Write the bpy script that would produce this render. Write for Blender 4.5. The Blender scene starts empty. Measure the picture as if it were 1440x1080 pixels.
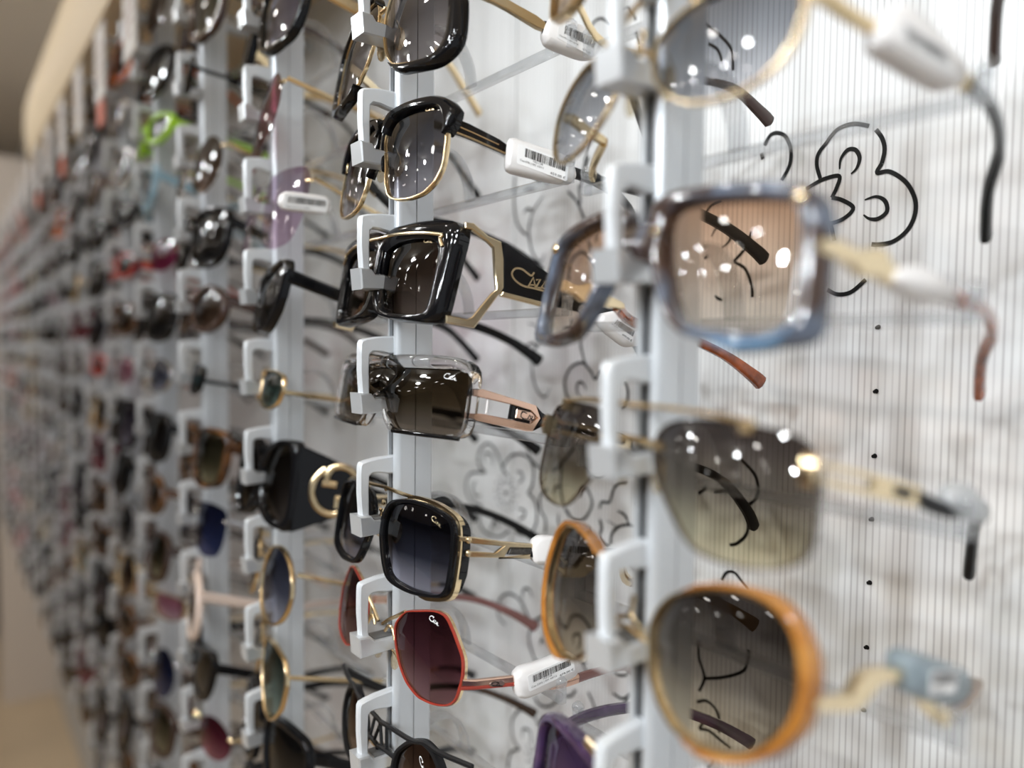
import bpy, bmesh, math, random
from mathutils import Vector, Matrix
random.seed(11)
SC = bpy.context.scene
COL = SC.collection
R = math.radians
EYE = 1.42
# ------------------------------------------------------------------ camera
TH, PH, RO, FPX = R(37.95), R(2.6), .012, 1040.0
fwd = Vector((math.sin(TH)*math.cos(PH), math.cos(TH)*math.cos(PH), -math.sin(PH)))
rt0 = Vector((math.cos(TH), -math.sin(TH), 0)); up0 = rt0.cross(fwd)
rt = rt0*math.cos(RO) + up0*math.sin(RO); up = up0*math.cos(RO) - rt0*math.sin(RO)
CAM = Vector((0, 0, EYE))
cd = bpy.data.cameras.new('camera'); cam = bpy.data.objects.new('camera', cd); COL.objects.link(cam)
m3 = Matrix((rt, up, -fwd)).transposed()
cam.matrix_world = Matrix.Translation(CAM) @ m3.to_4x4()
cd.sensor_width = 36; cd.lens = FPX/1440*36; cd.clip_start = .01; cd.clip_end = 60
cd.dof.use_dof = True; cd.dof.focus_distance = .365; cd.dof.aperture_fstop = 2.9
SC.camera = cam
# ------------------------------------------------------------------ world, lamps, exposure
W = bpy.data.worlds.new('world'); SC.world = W; W.use_nodes = True
W.node_tree.nodes['Background'].inputs[0].default_value = (.9, .95, 1, 1)
W.node_tree.nodes['Background'].inputs[1].default_value = .5
SC.view_settings.view_transform = 'Standard'; SC.view_settings.look = 'None'
SC.view_settings.gamma = 1; SC.view_settings.use_curve_mapping = False
SC.view_settings.exposure = 0.0
SC.cycles.use_denoising = True
SC.cycles.transparent_max_bounces = 24
SC.cycles.max_bounces = 10
SC.cycles.sample_clamp_indirect = 6
CEIL = EYE + 1.0
LAMP_W = .8
def lamp(x, y, w, size=.075, col=(1, .96, .91)):
    l = bpy.data.lights.new('downlight', 'AREA'); l.shape = 'DISK'; l.size = size; l.energy = w; l.color = col
    o = bpy.data.objects.new('downlight', l); COL.objects.link(o); o.location = (x, y, CEIL-.012)
for i, x in enumerate((-.5, -1.25, -2.0, -2.75)):
    for j in range(11):
        y = -.7 + j*.8
        lamp(x + (.12 if j % 2 else 0), y, LAMP_W)
def wall_fill_disc(x, y, w, ty, col=(.94, .975, 1)):
    """added disc light, no known fitting, turned to brighten the display wall"""
    l = bpy.data.lights.new('wall_fill_disc', 'AREA'); l.shape = 'DISK'; l.size = .085; l.energy = w; l.color = col
    o = bpy.data.objects.new('wall_fill_disc', l); COL.objects.link(o); o.location = (x, y, CEIL-.05)
    o.rotation_euler = (Vector((.36, ty, EYE-.25))-o.location).to_track_quat('-Z', 'Y').to_euler()
def wall_fill_beam(x, y, w, ty, cone=46, col=(.90, .955, 1)):  # added beam without a known fitting, brightens the near stretch of wall
    l = bpy.data.lights.new('wall_fill_beam', 'SPOT'); l.shadow_soft_size = .045; l.energy = w; l.color = col; l.spot_size = R(cone); l.spot_blend = 1
    o = bpy.data.objects.new('wall_fill_beam', l); COL.objects.link(o); o.location = (x, y, CEIL-.05)
    o.rotation_euler = (Vector((.36, ty, EYE-.12))-o.location).to_track_quat('-Z', 'Y').to_euler()
for x, y, w in ((-.9, -.5, 12), (-.9, .0, 12), (-1.45, -.3, 26), (-1.45, .25, 26), (-2.0, -.55, 38), (-2.0, .05, 38), (-2.9, -.4, 55), (-2.9, .3, 55)): wall_fill_beam(x, y, w, .02, 46 if x > -2.5 else 34)
for x, y, w, ty in ((-1.0, .6, 2.6, .8), (-1.5, 1.2, 2.4, 1.2), (-1.0, 1.7, 3.0, 1.8), (-1.5, 2.1, 3, 2.2), (-1.0, 2.5, 3.4, 2.6), (-1.2, 3.2, 3.4, 3.2)): wall_fill_disc(x, y, w, ty)
# warm strip light added behind the fascia to brighten the ceiling
l = bpy.data.lights.new('ceiling_fill_strip', 'AREA'); l.shape = 'RECTANGLE'; l.size = 4.0; l.size_y = .03; l.energy = 10; l.color = (1, .86, .68)
o = bpy.data.objects.new('ceiling_fill_strip', l); COL.objects.link(o); o.location = (.24, 0, EYE+.60)
o.matrix_world = Matrix.Translation((.24, 0, EYE+.60)) @ Matrix(((0, .482, .876), (1, 0, 0), (0, .876, -.482))).to_4x4()

# ------------------------------------------------------------------ materials
MATS = {}
def nodes(name):
    m = bpy.data.materials.new(name); m.use_nodes = True
    nt = m.node_tree; nt.nodes.clear()
    out = nt.nodes.new('ShaderNodeOutputMaterial')
    return m, nt, out
def N(nt, t, **kw):
    n = nt.nodes.new('ShaderNode'+t)
    for k, v in kw.items():
        if k.startswith('i_'):
            key = k[2:].replace('_', ' ')
            n.inputs[int(key) if key.isdigit() else key].default_value = v
        else: setattr(n, k, v)
    return n
def c4(c): return (c[0], c[1], c[2], 1)
def plain(name, col, rough=.4, metal=0, coat=0, noise=0, nscale=60, emit=None):
    if name in MATS: return MATS[name]
    m, nt, out = nodes(name)
    p = N(nt, 'BsdfPrincipled', i_Roughness=rough, i_Metallic=metal)
    p.inputs['Coat Weight'].default_value = coat
    if max(col) < .02: p.inputs['Specular IOR Level'].default_value = .2; p.inputs['Coat Weight'].default_value = coat*.4
    p.inputs['Base Color'].default_value = c4(col)
    if noise:
        tc = N(nt, 'TexCoord'); n = N(nt, 'TexNoise', i_Scale=nscale, i_Detail=4.0)
        nt.links.new(tc.outputs['Object'], n.inputs['Vector'])
        r = N(nt, 'ValToRGB'); r.color_ramp.elements[0].position = .35; r.color_ramp.elements[1].position = .65
        r.color_ramp.elements[0].color = c4([v*(1-noise) for v in col]); r.color_ramp.elements[1].color = c4([min(1, v*(1+noise)) for v in col])
        nt.links.new(n.outputs['Fac'], r.inputs[0]); nt.links.new(r.outputs[0], p.inputs['Base Color'])
    if emit:
        p.inputs['Emission Color'].default_value = c4(emit[0]); p.inputs['Emission Strength'].default_value = emit[1]
    nt.links.new(p.outputs[0], out.inputs[0]); MATS[name] = m
    return m
def mottled(name, stops, scale=40, rough=.12, seg=None):
    """acetate with cloudy colours; seg = extra gradient along the height"""
    if name in MATS: return MATS[name]
    m, nt, out = nodes(name)
    p = N(nt, 'BsdfPrincipled', i_Roughness=rough); p.inputs['Coat Weight'].default_value = .6
    p.inputs['Subsurface Weight'].default_value = 0
    tc = N(nt, 'TexCoord'); n = N(nt, 'TexNoise', i_Scale=scale, i_Detail=3.0, i_Distortion=.6)
    nt.links.new(tc.outputs['Object'], n.inputs['Vector'])
    r = N(nt, 'ValToRGB'); cr = r.color_ramp
    while len(cr.elements) < len(stops): cr.elements.new(.5)
    for e, (pos, c) in zip(cr.elements, stops): e.position = pos; e.color = c4(c)
    nt.links.new(n.outputs['Fac'], r.inputs[0]); nt.links.new(r.outputs[0], p.inputs['Base Color'])
    nt.links.new(p.outputs[0], out.inputs[0]); MATS[name] = m
    return m
def lens_mat(name, top, bot, lo=.1, hi=.85, refl=.05, mid=None):
    if name in MATS: return MATS[name]
    m, nt, out = nodes(name)
    tc = N(nt, 'TexCoord'); sp = N(nt, 'SeparateXYZ'); nt.links.new(tc.outputs['Generated'], sp.inputs[0])
    r = N(nt, 'ValToRGB'); cr = r.color_ramp
    cr.elements[0].position = lo; cr.elements[0].color = c4(bot); cr.elements[1].position = hi; cr.elements[1].color = c4(top)
    if not mid: mid = ((lo+hi)/2, tuple(math.sqrt(a*b) for a, b in zip(top, bot)))
    if mid: e = cr.elements.new(mid[0]); e.color = c4(mid[1])
    nt.links.new(sp.outputs['Z'], r.inputs[0])
    tr = N(nt, 'BsdfTransparent'); nt.links.new(r.outputs[0], tr.inputs[0])
    gl = N(nt, 'BsdfGlossy', i_Roughness=.015)
    lw = N(nt, 'LayerWeight', i_Blend=.5)
    pw = N(nt, 'Math', operation='POWER'); pw.inputs[1].default_value = 3.2; nt.links.new(lw.outputs['Facing'], pw.inputs[0])
    ma = N(nt, 'Math', operation='MULTIPLY_ADD'); ma.inputs[1].default_value = .5; ma.inputs[2].default_value = refl*.75
    nt.links.new(pw.outputs[0], ma.inputs[0])
    mx = N(nt, 'MixShader'); nt.links.new(ma.outputs[0], mx.inputs[0]); nt.links.new(tr.outputs[0], mx.inputs[1]); nt.links.new(gl.outputs[0], mx.inputs[2])
    nt.links.new(mx.outputs[0], out.inputs[0]); MATS[name] = m
    return m
def clear_mat(name, tint=(.93, .94, .95), milk=.12, milkcol=(.9, .92, .93), refl=.08):
    """clear acrylic: see-through with a milky share and a gloss"""
    if name in MATS: return MATS[name]
    m, nt, out = nodes(name)
    tr = N(nt, 'BsdfTransparent'); tr.inputs[0].default_value = c4(tint)
    df = N(nt, 'BsdfDiffuse'); df.inputs[0].default_value = c4(milkcol)
    tl = N(nt, 'BsdfTranslucent'); tl.inputs[0].default_value = c4(milkcol)
    ad = N(nt, 'MixShader', i_0=.5); nt.links.new(df.outputs[0], ad.inputs[1]); nt.links.new(tl.outputs[0], ad.inputs[2])
    m1 = N(nt, 'MixShader', i_0=milk); nt.links.new(tr.outputs[0], m1.inputs[1]); nt.links.new(ad.outputs[0], m1.inputs[2])
    gl = N(nt, 'BsdfGlossy', i_Roughness=.06)
    lw = N(nt, 'LayerWeight', i_Blend=.5)
    pw = N(nt, 'Math', operation='POWER'); pw.inputs[1].default_value = 3.0; nt.links.new(lw.outputs['Facing'], pw.inputs[0])
    ma = N(nt, 'Math', operation='MULTIPLY_ADD'); ma.inputs[1].default_value = .6; ma.inputs[2].default_value = refl; nt.links.new(pw.outputs[0], ma.inputs[0])
    mx = N(nt, 'MixShader'); nt.links.new(ma.outputs[0], mx.inputs[0]); nt.links.new(m1.outputs[0], mx.inputs[1]); nt.links.new(gl.outputs[0], mx.inputs[2])
    nt.links.new(mx.outputs[0], out.inputs[0]); MATS[name] = m
    return m
def crystal_mat():
    if 'crystal' in MATS: return MATS['crystal']
    m, nt, out = nodes('crystal')
    p = N(nt, 'BsdfPrincipled', i_Roughness=.02); p.inputs['Transmission Weight'].default_value = 1; p.inputs['IOR'].default_value = 1.42
    p.inputs['Base Color'].default_value = (.96, .95, .95, 1)
    nt.links.new(p.outputs[0], out.inputs[0]); MATS['crystal'] = m
    return m
def ribbed_mat():
    m, nt, out = nodes('ribbed_panel')
    p = N(nt, 'BsdfPrincipled', i_Roughness=.45); p.inputs['Coat Weight'].default_value = .2; p.inputs['Coat Roughness'].default_value = .22
    tc = N(nt, 'TexCoord'); mp = N(nt, 'Mapping'); nt.links.new(tc.outputs['Object'], mp.inputs[0])
    n1 = N(nt, 'TexNoise', i_Scale=1.0, i_Detail=2.0)
    mp2 = N(nt, 'Mapping'); mp2.inputs['Scale'].default_value = (1, 90, 5); nt.links.new(tc.outputs['Object'], mp2.inputs[0]); nt.links.new(mp2.outputs[0], n1.inputs[0])
    wv = N(nt, 'TexWave', wave_type='BANDS', bands_direction='Y', wave_profile='SIN', i_Scale=math.pi*2/20/.0033, i_Distortion=0.0)
    # slight wander of the rib lines
    off = N(nt, 'VectorMath', operation='MULTIPLY_ADD'); off.inputs[1].default_value = (0, .0012, 0)
    nt.links.new(n1.outputs['Color'], off.inputs[0]); nt.links.new(mp.outputs[0], off.inputs[2])
    nt.links.new(off.outputs[0], wv.inputs['Vector'])
    r = N(nt, 'ValToRGB'); cr = r.color_ramp
    cr.elements[0].position = .02; cr.elements[0].color = (.56, .56, .56, 1)
    cr.elements[1].position = .34; cr.elements[1].color = (.82, .83, .83, 1)
    nt.links.new(wv.outputs['Fac'], r.inputs[0])
    n2 = N(nt, 'TexNoise', i_Scale=1.0, i_Detail=1.0)
    mp3 = N(nt, 'Mapping'); mp3.inputs['Scale'].default_value = (1, 160, 3); nt.links.new(tc.outputs['Object'], mp3.inputs[0]); nt.links.new(mp3.outputs[0], n2.inputs[0])
    r2 = N(nt, 'ValToRGB'); r2.color_ramp.elements[0].position = .35; r2.color_ramp.elements[0].color = (.45, .45, .45, 1); r2.color_ramp.elements[1].position = .6
    nt.links.new(n2.outputs['Fac'], r2.inputs[0])
    mx = N(nt, 'Mix', data_type='RGBA'); mx.inputs[6].default_value = (.82, .83, .83, 1)
    nt.links.new(r2.outputs[0], mx.inputs[0]); nt.links.new(r.outputs[0], mx.inputs[7])
    nt.links.new(mx.outputs[2], p.inputs['Base Color'])
    bp = N(nt, 'Bump', i_Strength=.12, i_Distance=.0004); nt.links.new(wv.outputs['Fac'], bp.inputs['Height']); nt.links.new(bp.outputs[0], p.inputs['Normal'])
    nt.links.new(p.outputs[0], out.inputs[0])
    return m
GOLD = plain('gold', (.82, .65, .40), .18, 1)
PGOLD = plain('pale_gold', (.80, .66, .44), .22, 1)
ROSE = plain('rose_gold', (.86, .58, .45), .2, 1)
BLACK = plain('black_acetate', (.006, .006, .007), .06, 0, .5)
MBLACK = plain('matt_black', (.012, .012, .013), .3)
SILVER = plain('silver_metal', (.7, .71, .73), .22, 1)
HOOK = plain('hook_white', (.72, .75, .78), .32, .15)
LEDGE = plain('ledge_silver', (.62, .64, .66), .3, .45)
PAD = plain('rubber_pad', (.12, .12, .12), .6)
POST = plain('post_aluminium', (.66, .69, .72), .34, .35)
SLOT = plain('slot_dark', (.10, .105, .11), .5, .4)
SEAM = plain('seam_dark', (.08, .08, .09), .5)
REST = clear_mat('clear_acrylic', milk=.12)
SLEEVE = plain('sleeve_white', (.82, .80, .79), .35)
PAPER = plain('label_paper', (.88, .88, .88), .45)
INK = plain('label_ink', (.012, .012, .012), .5)
DECAL = plain('black_vinyl', (.008, .008, .008), .45)
CRYSTAL = crystal_mat()

# ------------------------------------------------------------------ mesh helpers
def mk(name, V, F, mat, parent=None, ang=42, mi=None):
    me = bpy.data.meshes.new(name); me.from_pydata([tuple(v) for v in V], [], F)
    mats = mat if isinstance(mat, (list, tuple)) else [mat]
    for m in mats: me.materials.append(m)
    if mi: me.polygons.foreach_set('material_index', mi)
    if ang:
        me.polygons.foreach_set('use_smooth', [True]*len(F)); me.set_sharp_from_angle(angle=R(ang))
    me.update()
    o = bpy.data.objects.new(name, me); COL.objects.link(o)
    if parent: o.parent = parent
    return o
def tag(o, label=None, cat=None, group=None, kind=None):
    if label: o['label'] = label
    if cat: o['category'] = cat
    if group: o['group'] = group
    if kind: o['kind'] = kind
    return o
def root(name, M, label, cat, group=None):
    o = bpy.data.objects.new(name, None); COL.objects.link(o); o.matrix_world = M; o.empty_display_size = .02
    return tag(o, label, cat, group)
class MB:
    def __init__(s): s.V = []; s.F = []; s.I = []
    def add(s, V, F, i=0):
        b = len(s.V); s.V += [Vector(v) for v in V]; s.F += [tuple(b+k for k in f) for f in F]; s.I += [i]*len(F); return s
    def mk(s, name, mat, parent=None, ang=42): return mk(name, s.V, s.F, mat, parent, ang, s.I)
def box(x0, x1, y0, y1, z0, z1, b=0):
    if b <= 0:
        V = [(x, y, z) for x in (x0, x1) for y in (y0, y1) for z in (z0, z1)]
        return V, [(0, 1, 3, 2), (4, 6, 7, 5), (0, 4, 5, 1), (2, 3, 7, 6), (0, 2, 6, 4), (1, 5, 7, 3)]
    bm = bmesh.new(); bmesh.ops.create_cube(bm, size=1)
    for v in bm.verts: v.co = ((x0+x1)/2+v.co.x*(x1-x0), (y0+y1)/2+v.co.y*(y1-y0), (z0+z1)/2+v.co.z*(z1-z0))
    bmesh.ops.bevel(bm, geom=bm.edges[:], offset=b, segments=2, profile=.5, affect='EDGES')
    bm.verts.index_update(); V = [v.co.copy() for v in bm.verts]; F = [tuple(v.index for v in f.verts) for f in bm.faces]; bm.free()
    return V, F
def prism(pts, d0, d1, axis='y', ch=0):
    """extrude a 2D polygon pts (a,b) along axis with optional chamfer ch"""
    n = len(pts); ar = sum(pts[i][0]*pts[(i+1) % n][1]-pts[(i+1) % n][0]*pts[i][1] for i in range(n))
    if ar < 0: pts = pts[::-1]
    def inset(c):
        out = []
        for i in range(n):
            p0, p1, p2 = Vector(pts[i-1]), Vector(pts[i]), Vector(pts[(i+1) % n])
            e1 = (p1-p0).normalized(); e2 = (p2-p1).normalized()
            n1 = Vector((-e1.y, e1.x)); n2 = Vector((-e2.y, e2.x)); b = (n1+n2)
            if b.length < 1e-6: b = n1
            b.normalize(); out.append(p1 + b*min(c/max(.35, b.dot(n1)), 3*c))
        return out
    rings = [(d0, inset(ch)), (d0+ch, pts), (d1-ch, pts), (d1, inset(ch))] if ch else [(d0, pts), (d1, pts)]
    V, F = [], []
    def mp(a, b, d):
        return {'y': (a, d, b), 'x': (d, a, b), 'z': (a, b, d)}[axis]
    for d, ps in rings: V += [mp(p[0], p[1], d) for p in ps]
    k = len(rings)
    for r in range(k-1):
        for i in range(n):
            j = (i+1) % n; F.append((r*n+i, r*n+j, (r+1)*n+j, (r+1)*n+i))
    F.append(tuple(range(n))[::-1]); F.append(tuple((k-1)*n+i for i in range(n)))
    return V, F
def sweep(path, w, h=None, upv=(0, 0, 1), sec=8, p=2.0, closed=False):
    """section width w (sideways), height h (towards upv); scalars or lists"""
    path = [Vector(q) for q in path]; n = len(path); h = w if h is None else h
    wl = w if isinstance(w, (list, tuple)) else [w]*n; hl = h if isinstance(h, (list, tuple)) else [h]*n
    V, F = [], []
    for i, q in enumerate(path):
        t = (path[(i+1) % n]-path[i-1]) if closed else (path[min(i+1, n-1)]-path[max(i-1, 0)])
        t.normalize(); u = Vector(upv); s = t.cross(u)
        if s.length < 1e-4: s = t.cross(Vector((1, 0, .1)))
        s.normalize(); u = s.cross(t)
        for k in range(sec):
            a = 2*math.pi*(k+.5)/sec; ca, sa = math.cos(a), math.sin(a)
            ex = 2/p
            V.append(q + s*(wl[i]/2*math.copysign(abs(ca)**ex, ca)) + u*(hl[i]/2*math.copysign(abs(sa)**ex, sa)))
    for i in range(n if closed else n-1):
        j = (i+1) % n
        for k in range(sec):
            l = (k+1) % sec; F.append((i*sec+k, i*sec+l, j*sec+l, j*sec+k))
    if not closed:
        F.append(tuple(range(sec))[::-1]); F.append(tuple((n-1)*sec+k for k in range(sec)))
    return V, F
def catmull(P, k=4, closed=False):
    P = [Vector(p) for p in P]; n = len(P); out = []
    for i in range(n if closed else n-1):
        if closed: a, b, c, d = P[i-1], P[i], P[(i+1) % n], P[(i+2) % n]
        else: a, b, c, d = P[max(i-1, 0)], P[i], P[i+1], P[min(i+2, n-1)]
        for j in range(k):
            t = j/k
            out.append(.5*((2*b)+(c-a)*t+(2*a-5*b+4*c-d)*t*t+(3*b-a-3*c+d)*t**3))
    if not closed: out.append(P[-1])
    return out
def chaikin(P, it=2):
    P = [Vector(p) for p in P]
    for _ in range(it):
        Q = []
        for i in range(len(P)):
            a, b = P[i], P[(i+1) % len(P)]; Q += [a*.83+b*.17, a*.17+b*.83]
        P = Q
    return P
def ellipsoid(c, rx, ry, rz, n=8, m=6):
    V, F = [], []
    for i in range(m+1):
        a = math.pi*i/m
        for j in range(n):
            b = 2*math.pi*j/n
            V.append((c[0]+rx*math.sin(a)*math.cos(b), c[1]+ry*math.sin(a)*math.sin(b), c[2]+rz*math.cos(a)))
    for i in range(m):
        for j in range(n):
            F.append((i*n+j, (i+1)*n+j, (i+1)*n+(j+1) % n, i*n+(j+1) % n))
    return V, F
def flipx(V, F): return [(-v[0], v[1], v[2]) for v in V], [f[::-1] for f in F]
# traces taken from enlarged crops of the photograph
def crop(ox, oy, s):
    def f(txt): return [(ox+float(a)/s, oy+float(b)/s) for a, b in (q.split(',') for q in txt.split())]
    return f
def pray(px, py): return fwd + rt*((px-720)/FPX) - up*((py-540)/FPX)
def text_mesh(txt, size=1.0):
    cu = bpy.data.curves.new('t', 'FONT'); cu.body = txt; cu.size = size; cu.resolution_u = 2
    o = bpy.data.objects.new('t', cu); COL.objects.link(o)
    dg = bpy.context.evaluated_depsgraph_get(); me = bpy.data.meshes.new_from_object(o.evaluated_get(dg))
    V = [v.co.copy() for v in me.vertices]; F = [tuple(p.vertices) for p in me.polygons]
    bpy.data.objects.remove(o); bpy.data.meshes.remove(me); bpy.data.curves.remove(cu)
    w = max((v.x for v in V), default=1)
    return V, F, w
def ribbon2d(pts, w):
    """flat stroke polygon strip in 2D"""
    P = [Vector(p) for p in pts]; V, F = [], []
    for i, q in enumerate(P):
        t = P[min(i+1, len(P)-1)]-P[max(i-1, 0)]
        if t.length < 1e-9: t = Vector((1, 0))
        t.normalize(); nn = Vector((-t.y, t.x)); ww = w[i] if isinstance(w, list) else w
        V += [q+nn*ww/2, q-nn*ww/2]
    for i in range(len(P)-1): F.append((2*i, 2*i+1, 2*i+3, 2*i+2))
    return V, F
# signature logo as strokes in a unit box (x 0..2.5, y 0..1)
def logo_strokes():
    c = catmull([(1.05, .98), (.98, .80), (.85, .72), (.9, .86), (.72, .93), (.4, .88), (.1, .68), (.02, .45), (.15, .25), (.5, .12), (.95, .10), (1.25, .16)], 4)
    L = [c,
         [(.95, .08), (1.28, .56), (1.36, .04)], [(1.08, .26), (1.36, .26)],
         [(1.42, .52), (1.72, .50), (1.46, .06), (1.80, .08)],
         [(1.78, .02), (2.08, .46), (2.14, -.02)], [(1.90, .18), (2.14, .18)],
         [(2.24, .42), (2.22, -.04), (2.55, -.02)]]
    return L

# ------------------------------------------------------------------ layout of the display
U0, DU = .1676, .1744
PX0, PX1 = .187, .209            # post front / back
NROW = .0622
WALLX = .36
def ucol(n): return U0 + DU*n
def ztop(n, k): return EYE + (.004 if n else -.0037) + NROW*k
def project(p):
    d = Vector(p)-CAM; D = d.dot(fwd)
    return (720+FPX*d.dot(rt)/D, 540-FPX*d.dot(up)/D, D) if D > .03 else (1e9, 1e9, D)
ORD = ['first', 'second', 'third', 'fourth', 'fifth', 'sixth', 'seventh', 'eighth', 'ninth', 'tenth', 'eleventh', 'twelfth', 'thirteenth', 'fourteenth', 'fifteenth', 'sixteenth', 'seventeenth', 'eighteenth', 'nineteenth']
NC = 18
ROWS = {}
for n in range(NC):
    ks = []
    for k in range(7, -10, -1):
        if n == 0: ok = -2 <= k <= 3
        elif n == 1: ok = -3 <= k <= 3
        else:
            x, y, D = project((.18, ucol(n), ztop(n, k)-.03)); ok = -70 < y < 1150 and ztop(n, k) < EYE+.385 and ztop(n, k) > EYE-.56
        if ok: ks.append(k)
    ROWS[n] = ks

# ------------------------------------------------------------------ setting
def unwall(px, py, x=WALLX):
    d = pray(px, py); t = x/d.x; return CAM + d*t
floor_m = plain('floor_tan', (.58, .45, .30), .35, 0, 0, .06, 4)
tag(mk('floor', *box(-4.2, .42, -2.4, 9.2, -.05, 0), floor_m, ang=0), kind='structure')
ceil_m = plain('ceiling_beige', (.80, .74, .65), .8)
tag(mk('ceiling', *box(-4.2, .42, -2.4, 9.2, CEIL, CEIL+.05), ceil_m, ang=0), kind='structure')
wall_m = plain('wall_grey', (.50, .48, .45), .7)
wr = tag(mk('wall_right', *box(WALLX+.006, WALLX+.06, -2.4, 9.2, 0, CEIL), wall_m, ang=0), kind='structure')
RIB = ribbed_mat()
seam0 = .4605; pw = .61
panel_me = None
for i in range(-4, 6):
    y0 = seam0 + i*pw
    if panel_me is None:
        o = mk('wall_panel', *box(WALLX, WALLX+.006, .0006, pw-.0006, .72, EYE+.44), RIB, wr, 0); panel_me = o.data
    else:
        o = bpy.data.objects.new('wall_panel', panel_me); COL.objects.link(o); o.parent = wr
    o.location = (0, y0, 0)
tag(mk('wall_left', *box(-4.26, -4.2, -2.4, 9.2, 0, CEIL), plain('far_wall', (.11, .09, .08), .7), ang=0), kind='structure')
tag(mk('wall_far', *box(-4.2, .42, 9.2, 9.26, 0, CEIL), plain('far_end', (.36, .36, .33), .7), ang=0), kind='structure')
tag(mk('wall_end', *box(.185, .42, 3.47, 3.6, 0, EYE+.72), plain('end_wall_white', (.70, .62, .55), .6), ang=0), kind='structure')
# curved fascia above the display
def fascia():
    pth = [(.17, y/10) for y in range(-24, 20, 3)] + [(.17, 1.93), (.176, 2.0), (.196, 2.07), (.232, 2.125), (.28, 2.15), (WALLX, 2.16)]
    prof = [(.0, .408), (-.006, .43), (-.010, .47), (-.008, .51), (.0, .545), (.018, .56)]
    V, F = [], []; n = len(prof)+2
    for i, p in enumerate(pth):
        a, b = Vector(pth[max(i-1, 0)]), Vector(pth[min(i+1, len(pth)-1)]); t = (b-a).normalized(); nn = Vector((-t.y, t.x))  # outward = -X
        for o, z in prof: V.append((p[0]-nn.x*o*-1*-1 if False else p[0]+nn.x*(-o), p[1]+nn.y*(-o), EYE+z))
        V.append((WALLX+.002, p[1], EYE+.56)); V.append((WALLX+.002, p[1], EYE+.408))
    for i in range(len(pth)-1):
        for k in range(n):
            l = (k+1) % n; F.append((i*n+k, i*n+l, (i+1)*n+l, (i+1)*n+k))
    F.append(tuple(range(n))); 
    return V, F
tag(mk('trim_1', *fascia(), plain('fascia_cream', (.78, .63, .42), .45), ang=30), kind='structure')
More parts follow.
